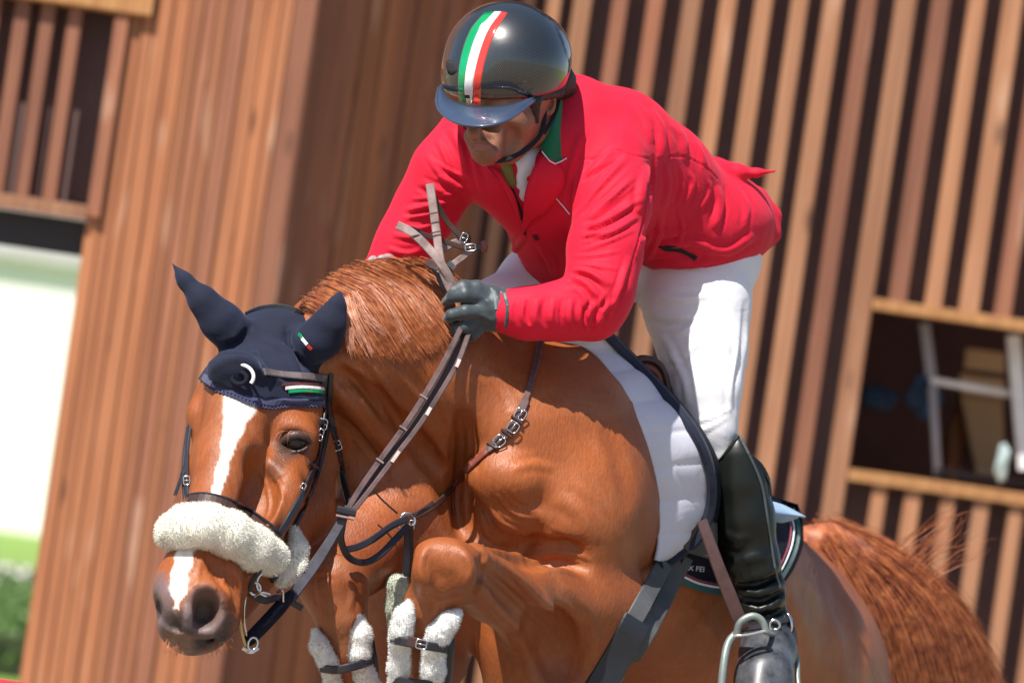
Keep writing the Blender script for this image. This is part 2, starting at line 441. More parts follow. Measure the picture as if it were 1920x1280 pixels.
def patch(name,left,right,surf,mat,parent,thick=1.5,lift=0.6,nu=None,nv=10,depth=None,cols=None,ret=False):
    """a sheet between two picture-space edges, laid on a surface, with its own thickness (px)"""
    L=sum(math.dist(a,b) for a,b in zip(left[:-1],left[1:])); nu=nu or max(4,int(L/8)); tt=np.linspace(0,1,nu)
    A=spline2(left,tt);B=spline2(right,tt);G=np.zeros((nu,nv,3));NN=np.zeros((nu,nv,3))
    for i in range(nu):
        for j in range(nv):
            x,y=A[i]+(B[i]-A[i])*j/(nv-1); h,nm=surf.hit(x,y)
            if h is None: G[i,j]=np.nan; NN[i,j]=[0,-1,0]
            else: G[i,j]=h; NN[i,j]=nm
    bad=np.isnan(G[...,0])
    if bad.any():
        good=np.argwhere(~bad)
        for i,j in np.argwhere(bad):
            g=good[np.argmin(np.abs(good-[i,j]).sum(1))]; x,y=A[i]+(B[i]-A[i])*j/(nv-1)
            G[i,j]=P(x,y,G[g[0],g[1]][1]); NN[i,j]=NN[g[0],g[1]]
    for _ in range(2):
        NN[1:-1]=(NN[:-2]+NN[1:-1]+NN[2:])/3; NN[:,1:-1]=(NN[:,:-2]+NN[:,1:-1]+NN[:,2:])/3
    NN/=np.linalg.norm(NN,axis=2,keepdims=True)+1e-9
    top=(G+NN*RR(lift+thick)).reshape(-1,3);bot=(G+NN*RR(lift-3)).reshape(-1,3);n=nu*nv
    F_=[]
    for i in range(nu-1):
        for j in range(nv-1):
            a=i*nv+j;q=(a,a+1,a+nv+1,a+nv);F_.append(q);F_.append(tuple(x+n for x in q[::-1]))
    rim=[j for j in range(nv)]+[i*nv+nv-1 for i in range(1,nu)]+[(nu-1)*nv+j for j in range(nv-2,-1,-1)]+[i*nv for i in range(nu-2,0,-1)]
    for a,b in zip(rim,rim[1:]+rim[:1]): F_.append((a,a+n,b+n,b))
    v=np.concatenate([top,bot])
    if ret: return v,F_
    return raw(name,W(v),F_,mat,parent,smooth=True)
def fluff(points,nrms,length,n_per=1,width=1.1,spread=0.5,seed=3,droop=(0,0,0)):
    """short tapering tufts standing on a surface (local frame)"""
    rng=np.random.default_rng(seed); k=len(points)*n_per
    p=np.repeat(points,n_per,0);nn=np.repeat(nrms,n_per,0)+rng.normal(0,spread,(k,3))+np.array(droop); nn/=np.linalg.norm(nn,axis=1,keepdims=True)
    s=np.cross(nn,rng.normal(0,1,(k,3)));s/=np.linalg.norm(s,axis=1,keepdims=True)
    L=length*(0.6+0.8*rng.random((k,1)));w=RR(width)
    v=np.stack([p-s*w,p+s*w,p+nn*L*0.6+s*w*0.7,p+nn*L],1).reshape(-1,3)
    b=np.arange(k)*4; f=np.stack([b,b+1,b+2,b+3],1)
    return v,f
def strands(roots,ctrl_fn,n,seg=6,width=1.2,seed=1):
    pass
# ------------------------------------------------------------------ the place
def wood(name,c1,c2,knots=True):
    m,nt,b=new_mat(name)
    oi=nt.nodes.new('ShaderNodeObjectInfo'); tc=nt.nodes.new('ShaderNodeTexCoord')
    ad=nt.nodes.new('ShaderNodeVectorMath'); ad.operation='ADD'
    sc=nt.nodes.new('ShaderNodeVectorMath'); sc.operation='SCALE'; sc.inputs['Scale'].default_value=37.0
    cb=nt.nodes.new('ShaderNodeCombineXYZ')
    for i in range(3): nt.links.new(oi.outputs['Random'],cb.inputs[i])
    nt.links.new(cb.outputs[0],sc.inputs[0]); nt.links.new(tc.outputs['Object'],ad.inputs[0]); nt.links.new(sc.outputs[0],ad.inputs[1])
    def nz(scale,stretch,detail=4,dist=0):
        mp=nt.nodes.new('ShaderNodeMapping'); mp.inputs['Scale'].default_value=stretch; nt.links.new(ad.outputs[0],mp.inputs[0])
        n=nt.nodes.new('ShaderNodeTexNoise'); n.inputs['Scale'].default_value=scale;n.inputs['Detail'].default_value=detail;n.inputs['Distortion'].default_value=dist
        nt.links.new(mp.outputs[0],n.inputs['Vector']); return n.outputs[0]
    base=ramp(nt,nz(9,(6,6,0.22),5,0.4),[(0.3,c2),(0.7,c1)])
    tone=ramp(nt,oi.outputs['Random'],[(0,(0.72,0.70,0.70)),(0.5,(0.95,0.93,0.9)),(1,(1.12,1.08,1.0))])
    col=mixc(nt,1.0,base,tone,'MULTIPLY')
    if knots:
        vo=nt.nodes.new('ShaderNodeTexVoronoi'); mp=nt.nodes.new('ShaderNodeMapping'); mp.inputs['Scale'].default_value=(5,5,1.6)
        nt.links.new(ad.outputs[0],mp.inputs[0]); nt.links.new(mp.outputs[0],vo.inputs['Vector']); vo.inputs['Scale'].default_value=1.5
        kf=ramp(nt,vo.outputs['Distance'],[(0.05,(1,1,1)),(0.14,(0,0,0))])
        col=mixc(nt,kf,col,tuple(x*0.35 for x in c2))
        st=ramp(nt,nz(5,(2,2,0.5),2),[(0.62,(0,0,0)),(0.72,(1,1,1))])
        sf=nt.nodes.new('ShaderNodeMath'); sf.operation='MULTIPLY'; sf.inputs[1].default_value=0.35; nt.links.new(st,sf.inputs[0])
        col=mixc(nt,sf.outputs[0],col,(0.62,0.42,0.30))
    nt.links.new(col,b.inputs['Base Color']); b.inputs['Roughness'].default_value=0.62
    bump(nt,b,nz(60,(4,4,0.3)),0.4,0.002)
    return m
M={}
M['larch']=wood('stained_larch',(0.41,0.165,0.073),(0.27,0.098,0.043))
M['slat']=wood('weathered_larch_slat',(0.40,0.200,0.108),(0.27,0.118,0.060))
M['slat_red']=wood('reddish_larch',(0.33,0.135,0.075),(0.20,0.076,0.042))
M['beam']=wood('pale_beam',(0.52,0.27,0.10),(0.36,0.16,0.055),False)
M['gap_shade']=simple('slat_gap_shade',(0.17,0.108,0.102),(0.12,0.075,0.074),3,0.9,0.1)  # shade of the cavity behind the slats, put into the colour
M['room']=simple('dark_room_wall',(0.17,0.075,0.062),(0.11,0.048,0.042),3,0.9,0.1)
M['lintel']=simple('dark_lintel_paint',(0.03,0.026,0.03),None,5,0.7)
M['grass']=simple('mown_grass',(0.24,0.38,0.07),(0.15,0.26,0.05),60,0.9,0.6,0.02,200)
M['sand']=simple('arena_sand',(0.27,0.225,0.17),(0.22,0.18,0.135),12,0.95,0.5,0.01,90)
M['path']=simple('grey_path',(0.26,0.25,0.25),(0.2,0.19,0.2),8,0.9,0.3)
M['whiteplaster']=simple('white_render',(0.86,0.85,0.80),(0.80,0.79,0.75),2,0.85,0.2)
M['greystrip']=simple('grey_fascia',(0.50,0.48,0.48),(0.38,0.37,0.37),4,0.7)
M['kerb']=simple('pale_kerb_stone',(0.72,0.68,0.62),(0.6,0.56,0.5),6,0.8)
M['leaf']=simple('hedge_leaf',(0.10,0.19,0.035),(0.045,0.10,0.02),14,0.6,0)
M['whitemetal']=simple('white_painted_metal',(0.80,0.82,0.84),None,10,0.4,0.05)
M['greymetal']=simple('grey_painted_metal',(0.30,0.30,0.34),None,10,0.45,0.05)
M['glass'],_nt,_b=new_mat('window_glass'); _b.inputs['Transmission Weight'].default_value=1.0; _b.inputs['Roughness'].default_value=0.02; _b.inputs['IOR'].default_value=1.05
M['box']=simple('brown_card',(0.55,0.36,0.20),(0.47,0.30,0.16),6,0.8)
M['bluecloth']=simple('blue_cloth',(0.10,0.20,0.36),(0.03,0.06,0.12),9,0.9,0.5,0.01,30)
M['bottle']=simple('pale_bottle_plastic',(0.34,0.44,0.44),None,10,0.35)
M['redpaint']=simple('red_pole_paint',(0.60,0.03,0.04),None,8,0.35)
M['whitepaint']=simple('white_pole_paint',(0.8,0.8,0.78),None,8,0.4)

def wx(px,py,y):   # world x,z of a photo point on the plane at world depth y
    w=W(P(px,py,y)[None])[0]; return w[0],w[2]
def flat(name,x0,x1,y0,y1,z,mat,kind='structure'):
    o=raw(name,[(x0,y0,z),(x1,y0,z),(x1,y1,z),(x0,y1,z)],[(0,1,2,3)],mat,kind=kind); return o
flat('ground',-400,400,-60,600,0.0,M['grass'])
flat('arena',-60,60,-40,12,0.004,M['sand'])

YP=6.0        # pier face
bld=empty('timber_building',(0,YP,0),'stained larch building behind the horse, closed boards left and open slats right','building')
def board(name,x0,x1,z0,z1,y,th,mat,parent=bld,dirv=(1,0),bev=0.12,mesh=[None]):
    """upright board between world x0..x1 on the plane y"""
    cx=(x0+x1)/2;cz=(z0+z1)/2
    v,f=bevbox((cx,y+th/2,cz),((x1-x0)/2,0,0),(0,th/2,0),(0,0,(z1-z0)/2),bev)
    return raw(name,v,f,mat,parent)
def hbeam(name,x0,x1,z0,z1,y0,y1,mat,parent=bld):
    v,f=bevbox(((x0+x1)/2,(y0+y1)/2,(z0+z1)/2),(0,(y1-y0)/2,0),(0,0,(z1-z0)/2),((x1-x0)/2,0,0),0.1)
    return raw(name,v,f,mat,parent)
ZT=6.0
# world positions taken on the plane of each face
xc,_=wx(553,285,YP)                    # corner between the pier and the added return
xo,_=wx(97,855,YP)                     # left side of the pier, edge of the opening
# close boards of the pier, alternately proud and set back
rng=random.Random(4)
x=xo; i=0
while x<xc-0.005:
    w=rng.choice([0.034,0.04,0.05,0.036,0.045]); 
    if x+w>xc-0.02: w=xc-x
    dy=rng.choice([0.0,0.003,0.006,0.009])
    board('board',x+0.001,x+w-0.002,-0.05,ZT,YP+dy,0.04,M['larch'] if rng.random()<0.75 else M['slat_red'],bev=0.09)
    x+=w; i+=1
v,f=boxv(((xo+xc)/2-0.002,YP+0.075,ZT/2),((xc-xo)/2-0.004,0,0),(0,0.014,0),(0,0,ZT/2-0.01)); raw('wall_panel',v,f,M['gap_shade'],bld)
# the same cladding carries on to the left of the opening, outside the picture
x=xo-4.4
while x<xo-1.62:
    w=rng.choice([0.05,0.06,0.07]); board('board',x+0.001,x+w-0.002,-0.05,ZT,YP+rng.choice([0.0,0.01,0.018]),0.04,M['larch'] if rng.random()<0.7 else M['slat_red'],bev=0.18); x+=w
# added face running back to the slatted wall, turned from sun to stay shaded
RA=R_(60); xe,_=wx(930,200,YP+1.25)
dx=xe-xc; YR=YP+dx*math.tan(RA)
dirx,diry=math.cos(RA),math.sin(RA); Lr=dx/math.cos(RA); nx_,ny_=math.sin(RA),-math.cos(RA)
s=0.004
while s<Lr-0.01:
    w=rng.choice([0.07,0.08,0.095,0.075]); w=min(w,Lr-s); o_=rng.choice([0,0.01,0.02])
    c=(xc+dirx*(s+w/2)-nx_*(0.02+o_), YP+diry*(s+w/2)-ny_*(0.02+o_), ZT/2)
    v,f=bevbox(c,(dirx*(w/2-0.0015),diry*(w/2-0.0015),0),(-nx_*0.02,-ny_*0.02,0),(0,0,ZT/2),0.3)
    raw('board',v,f,M['slat_red'] if rng.random()<0.7 else M['larch'],bld); s+=w
# slatted wall at the right
YS=YR
def slat_x(px,py): return wx(px,py,YS)[0]
# slat centres read along the row y=60 of the picture, then on to the right
sl=[(905,22),(940,30),(982,30),(1030,34),(1085,40),(1155,34),(1222,36),(1290,40),(1358,36),(1425,38),(1492,36),(1555,42),(1620,38),(1690,42),(1757,40),(1825,38),(1893,44),(1958,38),(2025,40),(2092,40),(2160,40),(2230,40)]
winL,winR=(1592,740),(2060,740)
xwl=slat_x(1612,740); xwr=xwl+0.98
_,zw1=wx(1640,590,YS); zw1=W(P(1760,598,YS)[None])[0][2]; zw0=W(P(1740,900,YS)[None])[0][2]
xs_=[]
for px,w in sl:
    cx=slat_x(px,60); hw=w*0.84*0.001*(D+YS)/D/2; xs_.append(cx)
    inwin=(cx>xwl-0.03 and cx<xwr)
    m=M['slat'] if rng.random()<0.75 else M['slat_red']
    th=rng.choice([0.045,0.05,0.055])
    if not inwin: board('slat',cx-hw,cx+hw,-0.05,ZT,YS,th,m)
    else:
        board('slat',cx-hw,cx+hw,zw1+0.035,ZT,YS,th,m)
for k in range(11):
    cx=xwl+0.10+k*0.102
    if cx<xwr+0.05: board('slat',cx-0.022-0.004*(k%2),cx+0.022,-0.05,zw0-0.035,YS+0.002,0.05,M['slat'])
hbeam('window_ledge',xwl,xwr+0.03,zw0-0.034,zw0,YS-0.015,YS+0.30,M['beam'])
hbeam('window_ledge',xwl,xwr+0.03,zw1,zw1+0.034,YS-0.015,YS+0.30,M['beam'])
board('slat',xwl-0.062,xwl-0.001,-0.05,ZT,YS-0.008,0.06,M['slat'])
board('slat',xwr+0.032,xwr+0.08,-0.05,ZT,YS-0.008,0.06,M['slat'])
# sheet coloured with the slat gaps' shade, with a hole where the window is
def gap_sheet(x0,x1,z0,z1,y): 
    v,f=boxv(((x0+x1)/2,y+0.01,(z0+z1)/2),((x1-x0)/2,0,0),(0,0.01,0),(0,0,(z1-z0)/2)); raw('wall_panel',v,f,M['gap_shade'],bld)
xr=slat_x(2300,60); YM=YS+0.11
gap_sheet(xe-0.02,xwl-0.03,-0.05,ZT,YM); gap_sheet(xwr+0.03,xr,-0.05,ZT,YM); gap_sheet(xwl-0.03,xwr+0.03,zw1+0.01,ZT,YM); gap_sheet(xwl-0.03,xwr+0.03,-0.05,zw0-0.01,YM)
# the room behind the window
def slab(name,c,h,mat,parent=bld):
    v,f=boxv(c,(h[0],0,0),(0,h[1],0),(0,0,h[2])); return raw(name,v,f,mat,parent)
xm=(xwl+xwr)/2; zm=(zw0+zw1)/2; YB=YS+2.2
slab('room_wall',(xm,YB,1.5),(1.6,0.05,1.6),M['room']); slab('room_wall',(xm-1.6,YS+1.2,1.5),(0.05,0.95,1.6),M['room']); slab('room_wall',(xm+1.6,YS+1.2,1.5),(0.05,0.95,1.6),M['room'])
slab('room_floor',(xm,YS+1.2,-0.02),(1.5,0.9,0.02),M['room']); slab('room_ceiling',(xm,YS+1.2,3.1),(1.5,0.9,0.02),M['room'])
def wpt(px,py,y): return np.array([wx(px,py,y)[0],y,wx(px,py,y)[1]])
def bar(name,p0,p1,y,r,mat,parent,depth=0.03):
    a=wpt(*p0,y);b=wpt(*p1,y);u=(b-a)/2;c=(a+b)/2;un=u/np.linalg.norm(u);side=np.cross(un,[0,1,0])
    v,f=bevbox(c,side*r,(0,depth/2,0),u,0.2); return raw(name,v,f,mat,parent)
# an opened casement: white outer frame, grey inner frame, glazing
yw=YS+0.16
wn=empty('window',tuple(np.array([xm,yw,zw0])-np.array(bld.location)),None,None); wn.parent=bld
bar('window_frame',(1733,606),(1746,706),yw+0.12,0.016,M['greymetal'],wn); bar('window_frame',(1748,722),(1758,890),yw+0.12,0.012,M['greymetal'],wn)
bar('window_frame',(1744,712),(1893,738),yw+0.12,0.010,M['whitemetal'],wn)
bar('window_frame',(1900,628),(1922,880),yw+0.05,0.021,M['whitemetal'],wn,0.05)
bar('window_frame',(1755,882),(1925,905),yw+0.12,0.010,M['lintel'],wn)
g0=wpt(1760,735,yw+0.12);g1=wpt(1905,758,yw+0.12);g2=wpt(1912,890,yw+0.12);g3=wpt(1768,868,yw+0.12)
gv=np.array([g0,g1,g2,g3]); gv=np.concatenate([gv,gv+[0,0.004,0]]); raw('pane',gv,[(0,3,2,1),(4,5,6,7),(0,1,5,4),(1,2,6,5),(2,3,7,6),(3,0,4,7)],M['glass'],wn)
# things inside
def blob(name,px,py,y,rx,rz,ry,mat,label,cat,seed=1):
    n=14;V=[];c=wpt(px,py,y);rg=np.random.default_rng(seed)
    for i in range(n+1):
        for j in range(20):
            a=math.pi*i/n;b=2*math.pi*j/20;q=1+0.25*math.sin(3*b+seed)*math.sin(a)+0.15*math.sin(5*a+2*b+seed)
            V.append(c+np.array([rx*math.sin(a)*math.cos(b)*q,ry*math.sin(a)*math.sin(b)*q,rz*math.cos(a)*q]))
    F_=[(i*20+j,i*20+(j+1)%20,(i+1)*20+(j+1)%20,(i+1)*20+j) for i in range(n) for j in range(20)]
    return tag(raw(name,V,F_,mat,None,True),label,cat)
yi=YS+0.55
# card box with its open flap, stood on end behind the glass
cb=empty('cardboard_box',wpt(1850,905,yi),'tall tan cardboard box standing behind the window glass','box')
def prism(name,poly,y0,y1,mat,parent):
    a=[wpt(x,y,y0) for x,y in poly]; b=[p+np.array([0,y1-y0,0]) for p in a];n=len(a)
    return raw(name,a+b,[tuple(range(n)),tuple(range(2*n-1,n-1,-1))]+[(i,i+n,(i+1)%n+n,(i+1)%n) for i in range(n)],mat,parent)
prism('carton',[(1803,742),(1880,752),(1885,895),(1832,890)],yi,yi+0.3,M['box'],cb)
prism('flap',[(1812,652),(1884,662),(1884,700),(1808,690)],yi-0.02,yi+0.0,M['box'],cb)
prism('flap',[(1800,700),(1884,712),(1882,748),(1803,738)],yi-0.012,yi+0.01,M['box'],cb)
blob('rolled_cloth',1643,745,yi+0.2,0.055,0.035,0.05,M['bluecloth'],'dim blue cloth bundle at the far left inside the window','cloth',2)
blob('rolled_cloth',1738,742,yi-0.05,0.05,0.065,0.05,M['bluecloth'],'brighter blue cloth hanging at the grey window bar','cloth',5)
blob('leather_bag',1788,835,yi+0.1,0.03,0.11,0.04,M['larch'],'brown leather bag hanging between the grey bar and the cardboard box','bag',7)
blob('rag',1880,868,YS+0.14,0.018,0.055,0.02,M['bottle'],'pale green rag hanging beside the white window frame','rag',4)
# unseen slabs added above the picture to keep sky light off the wall
rf=M['lintel']
for x0,x1,yy,oh in ((xo-1.7,xc,YP,0.6),(xc+0.01,slat_x(2300,60),YS,1.3)):
    v,f=boxv(((x0+x1)/2,yy+(4-oh)/2,ZT+0.06),((x1-x0)/2,0,0),(0,(4+oh)/2,0),(0,0,0.05)); raw('sky_shade_slab',v,f,rf,bld)
# upper left: slats over the opening, between two beams
zb=W(P(75,385,YP)[None])[0][2]; zt=W(P(100,8,YP)[None])[0][2]
for px,w in [(-150,26),(-98,26),(-38,27),(17,28),(66,27),(118,27)]:
    cx=wx(px+0,190,YP)[0]; hw=w*0.00145/2; board('slat',cx-hw,cx+hw,zb+0.02,zt,YP+0.005,0.045,M['slat_red'])
hbeam('beam',xo-1.6,xo-0.001,zb-0.022,zb+0.018,YP-0.02,YP+0.12,M['slat']); hbeam('beam',xo-1.6,xo+0.10,zt,zt+0.14,YP-0.03,YP+0.12,M['beam'])
board('slat',xo+0.0,xo+0.038,zb-0.01,zt,YP-0.016,0.014,M['slat_red'])
gap_sheet(xo-1.6,xo-0.002,zb-0.02,ZT,YP+0.13)
v,f=boxv((xo-0.8,YP+0.10,zb-0.075),(0.8,0,0),(0,0.06,0),(0,0,0.05)); raw('lintel',v,f,M['lintel'],bld)
# beyond the opening: grass, a path, a kerb, a hedge and a white building
yb=31
wb=empty('white_building',(-9,yb,0),'white rendered building with a grey fascia, seen through the opening at the left','building')
v,f=boxv((-9,yb+3,2.0),(12,0,0),(0,3,0),(0,0,2.0)); raw('wall',v,f,M['whiteplaster'],wb)
zf=W(P(60,480,yb)[None])[0][2]
v,f=boxv((-9,yb-0.05,zf+0.35),(12,0,0),(0,0.05,0),(0,0,0.38)); raw('fascia',v,f,M['greystrip'],wb)
v,f=boxv((-9,yb+3.2,zf+0.80),(12.4,0,0),(0,3.35,0),(0,0,0.07)); raw('roof',v,f,M['lintel'],wb)
flat('path',-40,10,24,26,0.008,M['path'])
v,f=boxv((-15,22.4,0.05),(25,0,0),(0,1.5,0),(0,0,0.05)); tag(raw('kerb',v,f,M['kerb'],None),kind='structure')
# hedge of small leaves
hd=empty('hedge',(-3.4,18,0),'low green clipped hedge at the lower left beyond the opening','hedge')
rg=np.random.default_rng(5); n=16000
c=np.stack([rg.uniform(-6.5,-1.0,n),rg.uniform(15.5,20.2,n),rg.random(n)**0.6*0.26],1); 
a=rg.normal(0,1,(n,3));a/=np.linalg.norm(a,axis=1,keepdims=True);b_=np.cross(a,rg.normal(0,1,(n,3)));b_/=np.linalg.norm(b_,axis=1,keepdims=True)
v=np.stack([c-a*0.035,c-b_*0.018,c+a*0.035,c+b_*0.018],1).reshape(-1,3); k=np.arange(n)*4
raw('foliage',v,np.stack([k,k+1,k+2,k+3],1),M['leaf'],hd,kind='stuff')
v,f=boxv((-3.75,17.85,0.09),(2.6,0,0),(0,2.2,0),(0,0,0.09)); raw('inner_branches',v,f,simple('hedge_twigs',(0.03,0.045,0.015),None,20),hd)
# ------------------------------------------------------------------ the horse
def coat_mat(name):
    m,nt,b=new_mat(name)
    at=nt.nodes.new('ShaderNodeAttribute'); at.attribute_name='Col'
    n1=ramp(nt,noise(nt,7,4,0.6),[(0.3,(0.80,0.76,0.74)),(0.72,(1.12,1.08,1.05))])
    c=mixc(nt,1.0,at.outputs['Color'],n1,'MULTIPLY')
    n2=ramp(nt,noise(nt,130,3,0.6,(1,1,0.35)),[(0.3,(0.86,0.84,0.82)),(0.7,(1.06,1.06,1.06))])
    c=mixc(nt,1.0,c,n2,'MULTIPLY')
    n3=nt.nodes.new('ShaderNodeMath'); n3.operation='MULTIPLY'; n3.inputs[1].default_value=0.22; nt.links.new(ramp(nt,noise(nt,4.5,5,0.7,None,'Object',0.6),[(0.52,(0,0,0)),(0.70,(1,1,1))]),n3.inputs[0])
    c=mixc(nt,n3.outputs[0],c,(0.42,0.24,0.13))
    nt.links.new(c,b.inputs['Base Color'])
    rr=nt.nodes.new('ShaderNodeMapRange'); nt.links.new(noise(nt,16,4),rr.inputs[0]); rr.inputs[3].default_value=0.36; rr.inputs[4].default_value=0.60
    nt.links.new(rr.outputs[0],b.inputs['Roughness'])
    b.inputs['Specular IOR Level'].default_value=0.42
    b.inputs['Sheen Weight'].default_value=0.0; b.inputs['Sheen Tint'].default_value=(1,0.7,0.45,1); b.inputs['Sheen Roughness'].default_value=0.4
    p=bump(nt,b,noise(nt,14,3,0.5),0.22,0.006)
    p=bump(nt,b,noise(nt,60,4,0.65,(1,1,0.5)),0.22,0.003,p); p=bump(nt,b,noise(nt,230,3,0.65,(1,1,0.28)),0.6,0.0022,p)
    return m
M['coat']=coat_mat('chestnut_coat')

def head_prims(f,infl=0.0,k=0.03):
    """the skull; with infl it is the same shape a little larger (used by the fitted ear bonnet)"""
    q=infl*1000
    def ch(pts,k_=k): f.chain([(x,y,d,r+q) for x,y,d,r in pts],k_)
    f.e(482,770,-.14,118+q,.10+infl,120+q,k)
    f.e(525,690,-.06,98+q,.10+infl,100+q,k)
    ch([(450,745,-.21,66),(428,860,-.30,58),(392,985,-.39,50),(352,1085,-.47,46)])
    ch([(402,770,-.16,38),(394,880,-.25,36),(366,1000,-.36,36),(330,1085,-.44,32)])
    ch([(548,800,-.14,58),(522,900,-.23,56),(470,1010,-.33,52),(420,1100,-.41,48)])
    ch([(572,830,-.04,72),(560,940,-.10,62),(500,1045,-.24,46),(430,1140,-.36,42)])
hx=axis([(-0.70,0.02,0.0042),(0.02,0.86,0.008)])
hy=axis([(-0.66,0.10,0.0055),(0.10,1.75,0.011)])
hz=axis([(-1.42,-0.66,0.014),(-0.66,0.20,0.0045)])
H=Field(hx,hy,hz)
# trunk
H.chain([(1090,980,.42,235),(1210,1100,.72,265),(1330,1230,1.05,275)],.12)
H.e(1392,1300,1.22,282,.34,272,.12)
H.chain([(1190,812,.46,60),(1130,752,.38,66),(1060,706,.28,68)],.07)
# chest and shoulders
H.e(1035,870,.20,190,.20,225,.10,rot=8)
H.e(960,820,.12,120,.16,140,.08,rot=10)
H.e(1075,985,.12,120,.15,130,.10); H.e(930,930,.04,62,.07,82,.05,rot=20)
H.e(820,1020,.16,165,.16,185,.09)
H.e(770,1180,.25,120,.16,150,.08)
# neck
H.chain([(575,690,-.03,84),(655,664,-.02,118),(770,698,.09,162),(890,790,.22,196)],.07)
H.chain([(700,850,.15,92),(790,920,.19,110),(850,980,.17,100)],.06)
H.chain([(700,790,.03,66),(775,860,.075,68),(830,945,.085,54),(852,1000,.10,30)],.025)       # long muscle down the side of the throat
H.chain([(655,770,.03,74),(668,860,.05,60)],.03)
# crest
H.chain([(600,600,.02,38),(660,562,.0,42),(720,546,.02,38),(790,554,.07,34),(850,592,.16,36),(930,640,.2,38),(1010,668,.25,36)],.05)
head_prims(H)
# left fore: forearm, knee, cannon, hoof
H.chain([(1015,1320,.12,108),(1030,1200,.10,112),(1060,1120,.10,110)],.07)
H.chain([(1120,1150,.12,104),(1010,1135,-.02,84),(920,1100,-.20,58),(855,1070,-.37,50)],.03)
H.chain([(1060,1098,.0,40),(970,1066,-.14,28),(890,1040,-.32,24)],.015)
H.e(838,1054,-.385,62,.055,46,.022,rot=-14)
H.e(795,1082,-.40,21,.035,30,.018); H.e(870,1078,-.385,24,.04,38,.018); H.e(822,1034,-.405,42,.026,22,.018); H.e(832,1092,-.395,34,.03,24,.018); H.fold([(800,1030),(790,1062),(798,1092)],8,.3,.02); H.fold([(862,1030),(876,1062),(870,1098)],8,.3,.02); H.fold([(806,1112),(832,1120),(858,1110)],4,.1,.012,op='sub'); H.fold([(905,1040),(900,1080),(886,1125)],5,.1,.015,op='sub')
H.chain([(826,1096,-.36,48),(806,1135,-.345,42),(796,1200,-.30,36),(786,1300,-.24,34),(775,1400,-.16,36)],.03)
H.chain([(775,1400,-.16,38),(770,1425,-.12,46),(790,1480,-.02,30),(800,1500,.0,44),(812,1550,.04,52)],.03)
# right fore
H.chain([(730,960,.06,105),(665,1030,-.02,76),(628,1085,-.10,62)],.05)
H.e(622,1090,-.115,58,.06,62,.03)
H.chain([(628,1105,-.12,54),(640,1160,-.13,42),(652,1220,-.12,34),(672,1330,-.06,34),(680,1400,-.0,36)],.03)
H.chain([(680,1400,.0,38),(690,1430,.04,44),(720,1490,.14,30),(735,1540,.18,50)],.03)
# hind legs, below the picture
for dx,dd in ((-150,0.0),(60,0.12)):
    H.chain([(1400+dx,1430,1.25+dd,140),(1380+dx,1560,1.2+dd,90),(1400+dx,1660,1.42+dd,50),(1390+dx,1790,1.38+dd,34),(1385+dx,1850,1.36+dd,42),(1375+dx,1890,1.3+dd,48)],.05)
# muzzle
H.e(372,1122,-.455,72,.075,66,.035,rot=10)
H.e(322,1128,-.475,28,.055,52,.025)
H.e(400,1160,-.45,52,.05,48,.03)
H.e(345,1185,-.465,46,.045,34,.025)        # upper lip
H.e(372,1205,-.44,44,.045,24,.018,rot=8)    # chin
# mouth line
H.chain([(300,1194,-.50,5),(335,1203,-.515,5),(380,1203,-.49,5),(418,1186,-.455,5),(440,1160,-.42,5)],.01,op='sub')
# nostrils: rim, then hollow
dn=H.depth(382,1145,-.5)
for a in range(0,360,24):
    x=382+34*math.cos(R_(a)); y=1143+42*math.sin(R_(a))
    H.e(x,y,H.depth(x,y,-.5)+.007,12,.012,12,.014)
H.e(383,1143,dn-.004,30,.040,39,.012,rot=-16,op='sub')
H.e(297,1140,-.50,7,.04,24,.010,rot=10,op='sub'); H.chain([(352,1118,-.53,9),(346,1150,-.535,11),(352,1180,-.53,8)],.015); H.chain([(340,1150,-.545,3),(338,1185,-.54,3)],.01,op='sub')
# face: cheek bone, orbit, veins and hollows
H.e(548,812,H.depth(548,812,-.2)+.012,46,.026,34,.03,rot=-8)
H.fold([(505,880),(516,925),(500,975),(480,1010)],6,0.15,.03)
H.fold([(545,890),(548,930),(530,985)],6,0.12,.03)
H.fold([(415,1040),(436,1070),(446,1100)],9,0.35,.02); H.fold([(395,1050),(412,1080),(420,1100)],6,.1,.02,op='sub')
H.fold([(480,865),(484,920),(468,975)],8,0.1,.05,op='sub')
H.e(366,778,H.depth(370,780,-.2)+.014,14,.02,24,.03); H.fold([(430,1150),(444,1165),(448,1185)],5,.3,.01); H.fold([(400,1188),(420,1196),(436,1186)],5,.3,.01); H.fold([(306,1172),(330,1186),(352,1188)],5,.3,.01); H.fold([(425,1075),(440,1110),(446,1140)],4,.1,.015,op='sub')
eye_d=H.depth(552,826,-.2)
H.e(552,826,eye_d+.0,27,.018,19,.012,rot=-10,op='sub')
# shoulder and chest modelling
H.fold([(858,905),(880,960),(900,1010)],8,.1,.06,op='sub')
H.fold([(640,700),(700,752),(768,812),(820,880)],7,.1,.03,op='sub'); H.fold([(868,780),(870,870),(862,950),(868,1000)],9,.1,.03,op='sub'); H.fold([(640,735),(690,790),(742,850)],6,.2,.03)
H.fold([(915,1032),(990,1052),(1050,1045),(1090,1060)],6,.1,.03,op='sub')

H.fold([(930,1000),(975,1030),(1030,1040),(1075,1030)],10,.15,.04,op='sub')
for pts in ([(905,955),(925,990),(960,1010)],[(925,940),(950,975),(985,990)],[(950,925),(975,955),(1010,970)],[(1000,1042),(1040,1030),(1085,1040)]):
    H.fold(pts,5,.12,.03)
H.fold([(905,905),(940,890),(985,905)],10,.1,.06)
H.fold([(905,1036),(960,1075),(1010,1125),(1050,1160)],8,.35,.02); H.fold([(900,1062),(950,1110),(1000,1160),(1040,1190)],8,.15,.03,op='sub')

